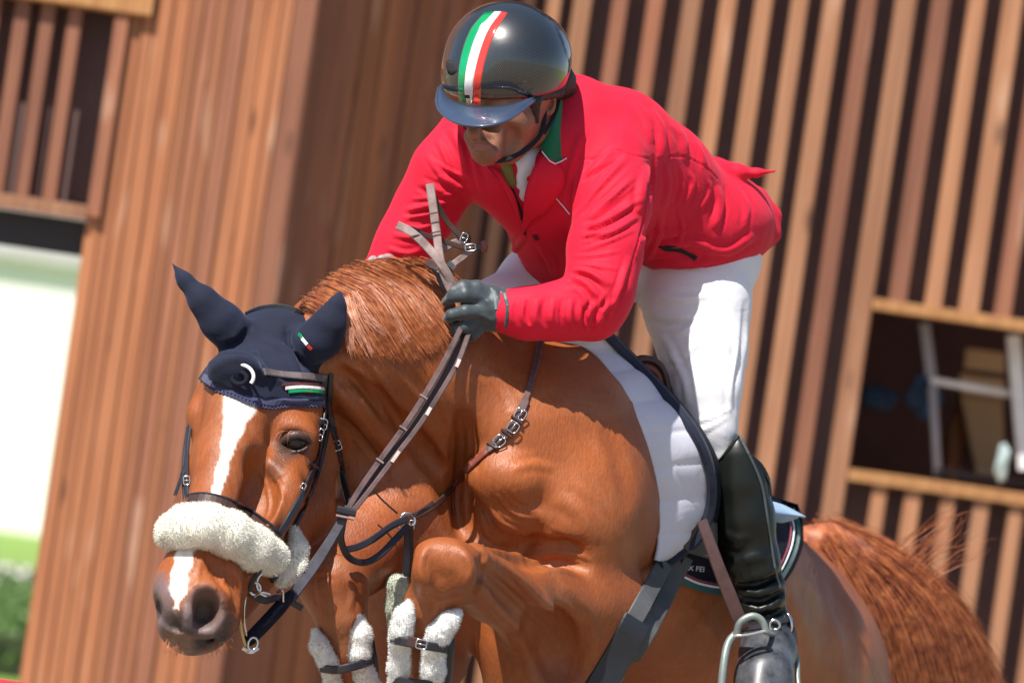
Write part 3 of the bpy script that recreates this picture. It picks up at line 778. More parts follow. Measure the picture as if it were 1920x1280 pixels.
H.fold([(1000,1160),(1040,1200),(1060,1260)],16,.1,.06,op='sub')
V,Fq=H.mesh(); del H
V=smooth_mesh(V,Fq,2,0.4)
nn_=normals(V,Fq)
V=V+nn_*(0.0030*vnoise(V,9.0,1)+0.0014*vnoise(V,22.0,2))[:,None]
V=crease(V,Fq,[ # veins, tendons, skin folds
 ([(480,870),(498,905),(505,950),(490,990)],3.2,.0022),([(500,880),(522,905),(536,950)],3,.0018),([(440,880),(446,930),(436,970)],5,.0012),([(575,880),(580,930),(560,985)],5,.002),([(545,870),(520,895),(500,902)],2.6,.0018),
 ([(412,1035),(420,1070),(416,1100)],3.5,.002),([(436,1050),(450,1090),(450,1130)],3.5,.002),([(380,1040),(372,1075),(366,1105)],5,.0018),([(310,1170),(335,1182),(365,1186)],3,-.002),([(395,1200),(425,1192),(445,1165)],3.5,-.003),([(320,1212),(350,1218),(385,1214)],3,.002),
 ([(640,650),(690,700),(735,770),(770,840)],9,-.006),([(628,690),(668,735),(712,800)],7,.004),([(618,770),(660,800),(700,850),(735,900)],6,-.005),([(700,640),(770,700),(820,780),(846,860)],10,-.004),([(760,640),(810,700),(846,770)],9,.003),
 ([(862,770),(864,850),(856,930),(862,1000)],9,-.008),([(880,800),(884,870),(878,930)],8,.003),([(890,690),(930,720),(960,770)],8,-.003),
 ([(905,948),(925,985),(965,1008)],4,.003),([(918,938),(942,972),(982,992)],3.5,-.0025),([(930,925),(958,958),(1000,975)],4,.003),([(945,915),(975,945),(1015,955)],3.5,-.002),([(900,965),(912,1000),(940,1022)],4,.0025),
 ([(960,880),(1000,870),(1040,880)],8,.003),([(985,955),(1005,990),(1000,1020)],12,-.005),([(1040,930),(1090,960),(1120,1020)],14,.004),([(1130,800),(1165,880),(1175,960)],14,-.004),([(1050,740),(1110,800),(1150,880)],16,.003),
 ([(980,1046),(1030,1036),(1080,1038),(1110,1052)],4,.004),([(1000,1060),(1045,1050),(1090,1060)],4,-.004),([(1010,1072),(1050,1068),(1092,1082)],4,.003),([(1020,990),(1060,1010),(1090,1040)],5,-.002),
 ([(905,1038),(960,1072),(1010,1122),(1050,1158)],7,.004),([(900,1058),(950,1104),(1000,1152),(1030,1178)],7,-.004),([(890,1090),(930,1140),(980,1190)],9,.003),([(1060,1110),(1095,1160),(1105,1220)],10,-.005),([(1020,1190),(1040,1240),(1045,1285)],12,.004),([(960,1180),(975,1230),(985,1285)],10,-.003),
 ([(800,1025),(788,1060),(794,1095)],6,.0025),([(868,1030),(884,1065),(876,1105)],7,.0025),([(800,1108),(830,1118),(860,1106)],5,-.004),([(905,1036),(902,1075),(884,1118)],5,-.006),([(822,1120),(812,1160)],6,.003),
 ([(600,1075),(598,1105),(608,1140)],6,.003),([(650,1070),(662,1105),(655,1145)],6,.003),([(590,1085),(610,1080),(625,1090)],5,-.003),
 ([(1500,1050),(1560,1110),(1600,1200),(1610,1285)],14,-.005),([(1460,1080),(1500,1150),(1520,1240)],14,.004),([(1300,1130),(1340,1190),(1350,1270)],14,.003)])
nn_=normals(V,Fq)
px,py=PX(V); d_=V[:,1]
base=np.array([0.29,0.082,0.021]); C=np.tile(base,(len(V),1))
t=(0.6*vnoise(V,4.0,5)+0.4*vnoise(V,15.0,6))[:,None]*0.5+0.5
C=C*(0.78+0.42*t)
def blend(mask,col):
    global C
    C=C*(1-mask[:,None])+np.array(col)*mask[:,None]
# shade of breast and far foreleg painted darker, redder; paler hindquarters and flank strip
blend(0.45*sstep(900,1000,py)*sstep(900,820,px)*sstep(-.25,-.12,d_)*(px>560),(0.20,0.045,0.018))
blend(0.35*sstep(.5,.9,d_),(0.30,0.10,0.035))
blend(0.5*sstep(50,10,np.abs(px-1440)+0*py+20*vnoise(V,6,9))*sstep(1050,1120,py)*(d_>.6),(0.42,0.19,0.05))
jag=7*vnoise(V,60,3)+5*vnoise(V,25,4)
headz=(px<600)&(d_<-.1)
# muzzle
mz=sstep(84,48,np.hypot((px-372)/1.1,(py-1172)/1.0)+jag)*(d_<-.3)*(1-.75*sstep(30,12,np.abs(px-342))*sstep(1160,1130,py))
blend(0.96*mz,(0.046,0.040,0.046))
blend(0.8*sstep(40,20,np.hypot(px-300,(py-1130)/1.6)+jag)*(d_<-.3),(0.15,0.13,0.15))
blend(0.6*sstep(30,10,np.hypot((px-335)/1.5,py-1205)+jag)*(d_<-.3),(0.30,0.20,0.15))
blend(0.55*sstep(16,4,np.abs(np.hypot((px-384)/0.82,py-1146)-38)+jag*.4)*(d_<-.3),(0.24,0.17,0.17))
# blaze, wide on the forehead, a thread above the noseband, wider again on the nose
bl=[(460,700,42),(455,755,33),(437,805,20),(421,860,12),(406,920,7),(388,990,8),(348,1030,15),(339,1070,16),(334,1105,14),(331,1140,6)]
yy=np.array([b[1] for b in bl]);cxl=np.interp(py,yy,[b[0] for b in bl]);wl=np.interp(py,yy,[b[2] for b in bl])
bm=sstep(1.15,0.85,(np.abs(px-cxl)+jag*.7)/wl)*(py>690)*(py<1140)*headz*(nn_[:,1]<-0.05)
blend(bm,(0.80,0.78,0.74))
# darker skin round the eye, nostril hollow
blend(0.88*sstep(36,16,np.hypot((px-550)/1.35,(py-830)/1.0)+jag*.4)*headz*(d_<-.05),(0.045,0.028,0.024)); blend(0.6*sstep(22,8,seg_d(px,py,[(540,845),(512,885)])+jag*.4)*headz,(0.07,0.035,0.025))
blend(0.9*sstep(26,16,np.hypot((px-384)/0.85,py-1147))*(d_<-.3),(0.02,0.014,0.016))
blend(0.8*sstep(1.0,0.5,np.hypot((px-298)/9,(py-1140)/26))*(d_<-.3),(0.02,0.014,0.016)); blend(0.5*sstep(12,5,np.abs(px-352)+jag*.4)*sstep(35,15,np.abs(py-1150))*(d_<-.3),(0.20,0.19,0.22))
# dark hooves
hoof=((py>1505)&(px<900)&(d_<.4))|((py>1862)&(d_>.9))
blend(hoof.astype(float),(0.05,0.04,0.035))
horse=empty('horse',W(P(900,1480,.2)[None])[0],'chestnut horse with white blaze jumping towards the camera','horse')
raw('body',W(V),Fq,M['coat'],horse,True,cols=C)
SH=Surf((V,Fq))
HV,HF=V,Fq
# eye: ball, and lids as thin folds round it
def sphere(c,r,seg=24,rings=16,sc=(1,1,1)):
    V_=[];F_=[]
    for i in range(rings+1):
        a=math.pi*i/rings
        for j in range(seg):
            b=2*math.pi*j/seg; V_.append((c[0]+r*sc[0]*math.sin(a)*math.cos(b),c[1]+r*sc[1]*math.sin(a)*math.sin(b),c[2]+r*sc[2]*math.cos(a)))
    for i in range(rings):
        for j in range(seg): F_.append((i*seg+j,i*seg+(j+1)%seg,(i+1)*seg+(j+1)%seg,(i+1)*seg+j))
    return np.array(V_),F_
M['eye']=simple('dark_horse_eye',(0.022,0.012,0.010),(0.012,0.007,0.006),60,0.30,0,coat=.25,spec=.3)
M['lid']=simple('dark_eyelid_skin',(0.075,0.045,0.035),(0.045,0.028,0.024),80,0.45,0.3)
v,f=sphere(P(553,829,eye_d+.011),0.0195,sc=(1.1,.9,.82)); raw('eye',W(v),f,M['eye'],horse,True)
def lid(path,r):
    pts=[P(x,y,eye_d+.010-.0155*math.sqrt(max(0,1-((x-552)/27)**2))+.001) for x,y in path]
    return tube(None,pts,np.array([r*math.sin(math.pi*(0.12+0.76*i/(len(pts)-1))) for i in range(len(pts))]),None,None,8)
up=spline2([(524,838),(535,823),(553,815),(571,818),(584,830)],np.linspace(0,1,16)); lo_=spline2([(526,836),(540,844),(556,847),(572,841),(582,828)],np.linspace(0,1,16))
v,f=lid(up,.0085); raw('eyelid',W(v),f,M['lid'],horse,True); v,f=lid(lo_,.0032); raw('eyelid',W(v),f,M['lid'],horse,True)
# lashes and long hairs over the right eye at the outline
def hairs(name,roots,n,seg,wpx,mat,parent,seed,spread,kink=0.0,kind='stuff',local_w=None):
    """roots: list of guide polylines (local frame points); hairs are spread between neighbouring guides"""
    rg=np.random.default_rng(seed); G=np.array([spline2(g,np.linspace(0,1,seg+1)) for g in roots]); m=len(G)
    u=rg.random(n)*(m-1); i=np.minimum(u.astype(int),m-2); w=(u-i)[:,None,None]
    Q=G[i]*(1-w)+G[i+1]*w
    ln=0.72+0.42*rg.random(n); tt=np.linspace(0,1,seg+1)
    # vary length
    Q2=np.empty_like(Q)
    for s_ in range(seg+1):
        x=np.clip(tt[s_]*ln,0,1)*seg; a=np.minimum(x.astype(int),seg-1); fr=(x-a)[:,None]; idx=np.arange(n)
        Q2[:,s_]=Q[idx,a]*(1-fr)+Q[idx,a+1]*fr
    off=rg.normal(0,1,(n,1,3))*np.array(spread)[None,None,:]; cl=rg.normal(0,1,(n,1,3))*np.array(spread)*0.8
    Q2=Q2+off+cl*(tt[None,:,None]**1.6)
    ph=rg.random((n,1))*6.28; Q2[...,0]+=kink*np.sin(tt[None]*5+ph)*tt[None]; Q2[...,2]+=kink*np.cos(tt[None]*4+ph*1.7)*tt[None]
    T=np.gradient(Q2,axis=1); vdir=np.array([0,-1,0.])+rg.normal(0,.45,(n,1,3)); S=np.cross(T,vdir); S/=np.linalg.norm(S,axis=2,keepdims=True)+1e-9
    ww=(RR(wpx)*(0.6+0.8*rg.random((n,1)))*(1-0.75*tt[None]**2))[...,None]
    A=Q2-S*ww;B=Q2+S*ww; V_=np.stack([A,B],2).reshape(-1,3)
    b=(np.arange(n)*(seg+1)*2)[:,None]+np.arange(seg)[None]*2; b=b.ravel(); F_=np.stack([b,b+1,b+3,b+2],1)
    return raw(name,W(V_),F_,mat,parent,True,kind=kind)
def hair_mat(name,a,b_,c_,scale=260):
    m,nt,b=new_mat(name)
    n=noise(nt,scale,2,0.5); nt.links.new(ramp(nt,n,[(0.3,a),(0.5,b_),(0.72,c_)]),b.inputs['Base Color'])
    b.inputs['Roughness'].default_value=0.5; b.inputs['Specular IOR Level'].default_value=0.35
    b.inputs['Sheen Weight'].default_value=0.2
    return m
M['mane']=hair_mat('chestnut_mane_hair',(0.23,0.052,0.015),(0.35,0.095,0.026),(0.45,0.155,0.05),70)
M['tailhair']=hair_mat('chestnut_tail_hair',(0.15,0.034,0.012),(0.31,0.080,0.024),(0.46,0.16,0.055),40)
# MANE: combed over the crest from behind it, down the near side
guides=[]
for (x0,y0),(x1,y1),(x2,y2),dd in [((580,572),(612,592),(640,650),.0),((592,552),(640,582),(676,655),.0),((606,538),(668,575),(718,662),.0),((630,520),(706,562),(772,668),.0),((662,504),(745,548),(818,650),.0),
        ((700,494),(782,535),(842,618),.0),((738,490),(812,525),(852,588),.0),((775,494),(830,525),(856,570),.0),((800,502),(838,532),(856,560),.0)]:
    g=[]
    s0=SH.d(x0,y0+22,.06)
    g.append(P(x0-8,y0+16,s0+.05)); g.append(P(x0-2,y0+4,s0+.014))
    mx,my=(x0+x1)/2,(y0+y1)/2
    g.append(P(mx,my,SH.d(mx,my,s0)-.006)); g.append(P(x1,y1,SH.d(x1,y1,s0)-.008)); g.append(P((x1+x2)/2,(y1+y2)/2,SH.d((x1+x2)/2,(y1+y2)/2,s0)-.008)); g.append(P(x2,y2,SH.d(x2,y2,s0)-.005))
    guides.append(g)
hairs('mane',guides,42000,9,.55,M['mane'],horse,11,(.0045,.0022,.0045),.003)
hairs('mane_flyaway',guides,1500,10,.45,M['mane'],horse,12,(.008,.004,.008),.006)
lock=hair_mat('pinkish_mane_lock',(0.34,0.12,0.06),(0.46,0.19,0.11),(0.54,0.27,0.18),90)
for k,(x0,y0,x1,y1,x2,y2) in enumerate([(648,560,660,600,695,665),(640,565,648,610,658,660),(660,552,690,600,725,628),(690,540,720,570,760,640),(720,530,760,560,800,605)]):
    g=[]
    for q in range(2):
        ox=q*7; pts=[(x0+ox,y0),(x1+ox*.8,y1),(x2+ox*.3,y2)]
        g.append([P(x,y,SH.d(x,y,0)-.022) for x,y in pts])
    hairs('mane_lock',g,60,8,.55,lock,horse,40+k,(.0042,.002,.0042),.004)
# forelock wisps by the far eye
g=[[P(372,762,SH.d(372,765,-.2)-.004),P(358,758,-.19),P(346,770,-.19)],[P(370,770,SH.d(372,770,-.2)-.004),P(356,772,-.19),P(350,785,-.19)]]
g=[[P(535,808,eye_d-.02),P(520,812,eye_d-.035),P(505,842,eye_d-.03)],[P(575,812,eye_d-.02),P(580,806,eye_d-.03),P(600,812,eye_d-.02)]]
hairs('eyelashes',g,16,4,.6,M['mane'],horse,6,(.001,.002,.001),.001)
# TAIL: rises off the dock, arches over and streams down to the right
guides=[]
for k,(a,b_,c_,e_) in enumerate([((1545,1020),(1590,1110),(1630,1220),(1650,1420)),((1545,1016),(1605,1080),(1660,1190),(1700,1420)),((1548,1014),(1625,1066),(1700,1180),(1740,1420)),((1550,1012),(1640,1058),(1735,1180),(1790,1420)),
        ((1552,1012),(1650,1054),(1760,1165),(1825,1400)),((1555,1012),(1650,1050),(1775,1150),(1850,1330)),((1555,1012),(1640,1044),(1755,1120),(1845,1260))]):
    dd=1.42+0.03*k
    guides.append([P(*a,dd-.02),P(*b_,dd-.03+.02*(k%3)),P(*c_,dd+.02*(k%2)),P(*e_,dd+.10)])
hairs('tail',guides,42000,10,.6,M['tailhair'],horse,21,(.012,.028,.012),.008)
hairs('tail_flyaway',guides,2200,10,.5,M['tailhair'],horse,23,(.020,.035,.020),.018)
wisps=[[P(1650,1040,1.5),P(1690,1010,1.5),P(1735,985,1.5),P(1790,965,1.5)],[P(1700,1070,1.5),P(1740,1020,1.5),P(1780,990,1.5),P(1800,955,1.5)],[P(1740,1100,1.5),P(1790,1060,1.5),P(1830,1050,1.5),P(1850,1035,1.5)]]
hairs('tail_wisps',wisps,46,8,.6,M['tailhair'],horse,22,(.012,.02,.010),.012)
v,f=tube(None,[P(1500,1035,1.38),P(1555,1022,1.42),P(1610,1050,1.44),P(1640,1100,1.46),P(1655,1180,1.47)],[.055,.05,.042,.034,.02],None,None,12)
raw('dock',W(v),f,M['tailhair'],horse,True)
# ------------------------------------------------------------------ the rider
def cloth(name,c1,c2,rough=0.75,weave=900,bs=0.15,sheen=0.25,tint=None,fold=0.25):
    m,nt,b=new_mat(name)
    nt.links.new(ramp(nt,noise(nt,9,3,0.5),[(0.3,c2),(0.7,c1)]),b.inputs['Base Color'])
    b.inputs['Roughness'].default_value=rough; b.inputs['Sheen Weight'].default_value=sheen
    if tint: b.inputs['Sheen Tint'].default_value=(*tint,1)
    b.inputs['Specular IOR Level'].default_value=0.3
    p=bump(nt,b,noise(nt,13,3,0.55,(1,1,1),'Object',1.2),fold,0.008)
    bump(nt,b,noise(nt,weave,2,0.5),bs,0.0006,p); return m
M['redcloth']=cloth('red_jacket_wool',(0.62,0.006,0.034),(0.55,0.005,0.028),0.75,700,0.2,0.18,(1,0.2,0.3),0.4)
M['whitecloth']=cloth('white_breeches_cloth',(0.74,0.74,0.78),(0.69,0.69,0.74),0.8,900,0.12,0.1)
M['shirt']=cloth('white_shirt',(0.74,0.75,0.82),(0.66,0.67,0.76),0.8)
M['green']=cloth('green_collar_felt',(0.008,0.16,0.075),(0.006,0.12,0.055),0.85,600,0.3,0.15)
M['tie']=cloth('olive_tie',(0.20,0.17,0.03),(0.12,0.10,0.02),0.6)
M['darkedge']=simple('dark_seam_thread',(0.10,0.004,0.012),None,50,0.9)
M['blackcloth']=simple('black_lining',(0.012,0.010,0.016),None,20,0.9)
M['skin']=simple('tanned_skin',(0.28,0.115,0.067),(0.185,0.076,0.048),26,0.48,0.35,0.0012,260)
M['lips']=simple('lips_skin',(0.33,0.11,0.09),None,50,0.5,0.1)
M['hair']=simple('dark_hair',(0.022,0.014,0.012),(0.012,0.008,0.007),80,0.6,0.6,0.003,150)
M['boot']=simple('black_boot_leather',(0.010,0.012,0.011),(0.006,0.007,0.007),9,0.30,0.25,0.002,22,coat=0.25)
M['bootfoot']=simple('dusty_boot_leather',(0.075,0.078,0.088),(0.018,0.019,0.024),16,0.34,0.35,0.003,30,coat=0.3)
M['glove']=simple('slate_glove_leather',(0.036,0.052,0.062),(0.018,0.027,0.034),30,0.5,0.5,0.0016,120,sheen=0.25)
M['greyglove']=simple('grey_glove_leather',(0.30,0.27,0.27),None,30,0.6,0.4)
M['stirrup']=simple('brushed_steel',(0.30,0.35,0.33),(0.20,0.24,0.23),20,0.42,0.2,metal=0.45)
M['silver']=simple('polished_steel',(0.75,0.75,0.76),None,20,0.18,0,metal=1.0)

rider=empty('person',W(P(1330,900,.5)[None])[0],'rider in red jacket, white breeches and dark striped helmet leaning over the horse','person')
def build(F,name,mat,parent,amp=0.0,sc=12,it=1,colfn=None,smooth=True,lines=None):
    V,Fc=F.mesh(); V=smooth_mesh(V,Fc,it,0.45)
    if lines: V=crease(V,Fc,lines)
    if amp: V=V+normals(V,Fc)*(amp*vnoise(V,sc,hash(name)%50 if False else len(name)))[:,None]
    o=raw(name,W(V),Fc,mat,parent,True,cols=None if colfn is None else colfn(V,normals(V,Fc))); return o,V,Fc
# ---- breeches
B=Field(axis([(-0.12,0.52,0.006)]),axis([(0.02,0.86,0.008)]),axis([(-0.30,0.30,0.005)]))
B.chain([(1325,470,.58,92),(1240,480,.56,85)],.06)
B.e(1330,480,.55,88,.13,90,.06)
B.chain([(1318,500,.50,97),(1308,580,.46,94),(1318,660,.42,79),(1324,730,.38,62),(1334,800,.36,44),(1350,850,.35,28)],.03)
B.chain([(1262,500,.48,66),(1290,560,.45,70)],.04)
B.chain([(1230,470,.56,78),(1120,500,.48,66),(1010,530,.38,64),(935,590,.28,60),(905,660,.2,50)],.05)
BL=[]
for pts,r,h in [([(1195,572),(1240,588),(1300,590)],7,.3),([(1240,640),(1275,625),(1310,600)],6,.3),([(1235,620),(1262,665),(1275,720)],7,.25),([(1385,640),(1370,720),(1368,780)],5,.3),([(1300,790),(1335,782),(1368,765)],5,.2)]:
    BL.append((pts,r,.004))
for pts in [([(1215,600),(1255,608),(1310,604)]),([(1250,690),(1290,670),(1330,640)])]: BL.append((pts,6,-.004))
BL+=[([(1200,590),(1250,600),(1300,592)],5,.004),([(1215,545),(1270,560),(1340,552)],7,.004),([(1398,560),(1392,640),(1380,720)],5,-.003),([(1255,660),(1280,700),(1290,760)],6,.004),([(1290,820),(1330,800),(1366,778)],5,.003)]
o,BV,BF=build(B,'breeches',M['whitecloth'],rider,.0008,18,lines=BL); SB=Surf((BV,BF)); del B
# ---- jacket
J=Field(axis([(-0.30,0.56,0.0033)]),axis([(-0.12,0.86,0.0055)]),axis([(-0.02,0.52,0.0033)]))
J.chain([(1055,275,.18,98),(1130,315,.27,112),(1240,375,.42,108),(1325,425,.54,98)],.06)
J.chain([(1085,235,.20,82),(1160,262,.27,82),(1240,312,.36,82)],.05)
J.chain([(1000,300,.15,88),(1045,370,.19,92),(1060,420,.25,88)],.06)
J.chain([(900,300,.17,60),(950,320,.15,70),(1000,380,.17,55)],.05)
J.chain([(1040,430,.26,76),(1060,470,.32,70),(1110,480,.40,62)],.05)             # front skirts
J.e(1352,420,.54,98,.15,92,.05); J.e(1300,440,.46,92,.12,80,.05)
J.chain([(1075,190,.22,44),(1050,215,.18,48)],.04)
# left sleeve (nearer the camera)
J.chain([(1138,302,.16,76),(1147,380,.10,70),(1135,470,.05,66),(1124,540,.02,62),(1110,577,.01,56)],.03)
J.chain([(1110,578,.01,56),(1050,583,-.02,50),(990,588,-.04,45),(948,584,-.045,41)],.03)
# right sleeve
J.chain([(885,268,.19,72),(838,320,.19,62),(800,390,.20,56),(765,450,.20,52),(728,505,.19,46)],.035)
# cut the hem
hem=[(1500,440),(1455,452),(1420,478),(1350,508),(1290,517),(1190,528),(1120,530)]
hx_=np.array([p[0] for p in hem][::-1]);hy_=np.array([p[1] for p in hem][::-1])
X=J.x[:,None,None];Y=J.y[None,:,None];Z=J.z[None,None,:]; s_=(D+Y)/D*0.001; pxg=X/s_+960; pyg=640-Z/s_
cut=(pyg-np.interp(pxg,hx_,hy_))*0.001; cut=np.where((Y>0.24)&(pxg>1125),cut,-1).astype(np.float32); J.F=np.maximum(J.F,cut)
del X,Y,Z,s_,pxg,pyg,cut
# open neck
J.e(985,262,.10,34,.09,46,.02,rot=-20,op='sub')
# hollow under the hem so the skirt reads as cloth, not a block
J.e(1345,535,.50,85,.12,34,.02,rot=14,op='sub')
# turned skirt edge at the back and the little vent flap
J.chain([(1425,372,.56,16),(1447,405,.57,15),(1446,438,.56,14),(1418,462,.54,14),(1370,487,.50,12),(1300,505,.44,12)],.02)
J.chain([(1345,312,.46,18),(1385,322,.47,12),(1420,324,.47,6),(1452,321,.47,3)],.015,sy=1.4)
F1=[# right-hand (left arm) sleeve folds from the armpit
 ([(1078,412),(1110,360),(1165,305),(1180,290)],7,.35),([(1082,420),(1130,385),(1190,330)],6,.35),([(1085,428),(1140,410),(1200,372)],6,.4),([(1085,440),(1140,436),(1196,405)],6,.4),
 ([(1100,330),(1130,300),(1150,282)],7,.3),([(1090,470),(1140,452),(1190,430)],5,.25),([(1072,505),(1110,512),(1145,535)],6,.35),([(1066,520),(1098,530),(1130,565)],6,.4),([(1062,536),(1088,548),(1108,588)],6,.35),
 ([(1150,560),(1128,592),(1120,620)],6,.35),([(1122,560),(1105,590),(1100,625)],6,.3),([(1072,560),(1068,590),(1074,622)],5,.3),([(1040,558),(1034,590),(1040,618)],5,.3),([(1008,560),(1004,590),(1010,612)],5,.3),([(982,560),(978,590),(984,612)],4.5,.3),([(1180,480),(1165,530),(1150,560)],6,.25),
 # shoulder blade and back
 ([(1218,205),(1238,240),(1243,285),(1238,300)],8,.3),([(1262,230),(1280,260),(1286,300)],7,.3),([(1188,190),(1212,225),(1222,270)],8,.2),([(1300,262),(1316,292),(1322,315)],6,.3),
 ([(1248,308),(1254,345),(1244,392)],6,.3),([(1292,322),(1300,345),(1282,388)],4.5,.3),([(1326,335),(1332,358),(1312,395)],4,.3),([(1215,310),(1205,350),(1198,400)],8,.3),
 ([(1345,350),(1350,385),(1340,430)],8,.35),([(1230,470),(1290,452),(1340,470)],7,.4),([(1330,470),(1370,470),(1415,440)],8,.35),([(1200,455),(1240,440),(1300,440)],8,.25),([(1215,500),(1270,492),(1330,498)],7,.3),
 # far sleeve
 ([(760,395),(800,385),(850,372)],6,.35),([(755,410),(800,402),(840,395)],5,.35),([(820,330),(850,345),(870,360)],6,.35),([(790,340),(830,360),(862,372)],6,.3),([(800,290),(830,330),(868,350)],6,.25),([(735,440),(770,445),(800,440)],5,.3),([(725,465),(760,475),(790,470)],5,.3),
 ([(845,240),(868,290),(872,340)],8,.3),([(820,262),(838,300),(845,330)],6,.3),([(880,270),(893,320),(905,360)],6,.3),
 ([(1090,455),(1130,445),(1180,420)],4,.3),([(1076,480),(1120,478),(1165,470)],4,.25),([(1068,495),(1110,498),(1160,505)],4,.25),([(1170,500),(1160,545),(1140,600)],5,.3),([(1135,545),(1125,575),(1138,615)],4,.3),([(1090,560),(1086,590),(1090,628)],4,.3),([(962,560),(958,585),(962,612)],4,.3),
 ([(1240,400),(1235,440),(1215,490)],6,.25),([(1270,390),(1280,430),(1262,470)],5,.25),([(1380,350),(1400,390),(1395,430)],6,.2),([(1240,500),(1290,500),(1350,482)],5,.3),
 ([(770,372),(810,372),(862,358)],4,.3),([(748,425),(785,428),(822,418)],4,.3),([(812,300),(842,320),(868,330)],4,.3),([(860,300),(880,335),(884,360)],4,.25),
 # front panels
 ([(985,440),(960,480),(975,515)],6,.3),([(1010,455),(1030,490),(1040,520)],6,.25),([(1090,250),(1075,300),(1068,350)],7,.25)]
JL=[(pts,r*.95,.0009*r*(h/.3)) for pts,r,h in F1]
for pts in [[(1080,395),(1122,345),(1160,300)],[(1082,432),(1135,400),(1195,352)],[(1070,512),(1104,520),(1138,550)],[(1064,528),(1093,539),(1119,577)],[(1225,290),(1222,330),(1215,380)],[(1268,312),(1276,345),(1262,388)],
            [(780,350),(820,372),(858,368)],[(1022,560),(1018,590),(1024,616)],[(1055,560),(1051,590),(1056,620)],[(1080,300),(1066,370),(1070,430)],[(1290,470),(1330,485),(1360,480)]]:
    JL.append((pts,4.5,-.0045))
# pocket opening at the hip
JL.append(([(1228,468),(1265,470),(1305,485)],8,-.012))
# the sleeve head and the far arm: deep creases between the folds
for pts in [[(1092,340),(1128,318),(1160,298)],[(1086,442),(1132,424),(1188,392)],[(990,562),(988,590),(994,610)],[(1108,560),(1096,590),(1112,622)],[(838,318),(858,338),(874,350)],[(765,402),(805,394),(845,384)]]:
    JL.append((pts,3.5,-.005))
# seams
for pts in [[(1070,283),(1105,300),(1150,282),(1190,292),(1225,300)],[(1225,300),(1275,292),(1320,312),(1348,340)],[(1185,300),(1210,340),(1205,420),(1175,520)]]:
    JL.append((pts,1.9,-.0028))
o,JV,JF=build(J,'jacket',M['redcloth'],rider,.0012,22,lines=JL); del J
SJ=Surf((JV,JF))
# lapels, collar, front edge
# shirt, tie, collar band
S_=Field(axis([(-0.10,0.12,0.004)]),axis([(-0.06,0.30,0.005)]),axis([(0.18,0.46,0.004)]))
S_.chain([(1000,262,.12,32),(985,310,.09,32),(983,360,.09,20)],.02); S_.chain([(1035,225,.14,30),(1000,262,.12,33)],.02)
S_.fold([(970,330),(985,350),(985,375)],4,.3,.01); S_.fold([(990,290),(975,330),(968,360)],4,.3,.01)
o,SV,SF=build(S_,'shirt',M['shirt'],rider); SS=Surf((SV,SF),(JV,JF))
patch('tie',[(938,300),(946,336),(962,352)],[(956,298),(962,320),(968,345)],SS,M['tie'],rider,3,1,nu=8,nv=5)
def sheet(name,rows,mat,parent,thick=.003,nu=14,nv=8,smooth=True,ret=False):
    """a cloth sheet lofted through picture-space rows of (px,py,depth)"""
    A=[spline2(r,np.linspace(0,1,nv)) for r in rows]; A=np.array(A)   # rows x nv x 3
    G=np.array([spline2(A[:,j],np.linspace(0,1,nu)) for j in range(nv)]).transpose(1,0,2)
    G=np.array([[P(*q) for q in r] for r in G])
    du=np.gradient(G,axis=0);dv=np.gradient(G,axis=1);n=np.cross(du,dv);n/=np.linalg.norm(n,axis=2,keepdims=True)+1e-12
    if n[...,1].mean()>0: n=-n
    top=(G).reshape(-1,3);bot=(G-n*thick).reshape(-1,3);m=nu*nv;F_=[]
    for i in range(nu-1):
        for j in range(nv-1):
            a=i*nv+j;q=(a,a+1,a+nv+1,a+nv);F_.append(q);F_.append(tuple(x+m for x in q[::-1]))
    rim=[j for j in range(nv)]+[i*nv+nv-1 for i in range(1,nu)]+[(nu-1)*nv+j for j in range(nv-2,-1,-1)]+[i*nv for i in range(nu-2,0,-1)]
    for a,b in zip(rim,rim[1:]+rim[:1]): F_.append((a,a+m,b+m,b))
    if ret: return np.concatenate([top,bot]),F_
    return raw(name,W(np.concatenate([top,bot])),F_,mat,parent,smooth)
def jd(x,y,off): 
    h,_=SS.hit(x,y); return (x,y,(h[1] if h is not None else .12)-off)
sheet('lapel',[[jd(1017,286,.010),jd(1037,300,.014),jd(1056,318,.012)],[jd(998,320,.022),jd(1020,338,.024),jd(1056,350,.014)],[jd(984,368,.024),jd(1000,380,.022),jd(1025,396,.014)],[jd(981,405,.016),jd(988,408,.014),jd(998,414,.010)],[jd(978,438,.005),jd(979,438,.005),jd(981,438,.005)]],M['redcloth'],rider,.004,18,8)
sheet('lapel',[[jd(872,235,.012),jd(905,300,.012),jd(938,322,.012)],[jd(905,300,.014),jd(925,330,.016),jd(950,345,.016)],[jd(940,345,.012),jd(952,362,.014),jd(966,374,.014)],[jd(973,410,.006),jd(974,412,.006),jd(976,414,.006)]],M['redcloth'],rider,.004,14,8)
sheet('collar',[[(1034,176,.10),(1050,172,.11),(1062,178,.14)],[(1026,215,.075),(1042,215,.07),(1063,225,.10)],[(1019,255,.055),(1038,262,.05),(1064,262,.085)],[(1014,280,.05),(1034,296,.045),(1063,293,.075)],[(1034,303,.05),(1040,306,.048),(1061,298,.072)]],M['green'],rider,.004,16,8)
strap('collar_piping',[(1016,284,.044),(1038,307,.038),(1062,297,.066)],2.4,M['whitecloth'],rider,t=2.4)
strap('collar_stand',[(1016,284,.060),(1038,314,.058),(1064,304,.085)],10,M['blackcloth'],rider,t=3)
strap('pocket_piping',[(1040,369),(1056,386),(1070,402)],2,M['whitecloth'],rider,SJ,t=2)
strap('jacket_front_edge',[(950,325),(965,365),(978,400),(985,440)],5,M['blackcloth'],rider,SJ,t=2.2,lift=.6)
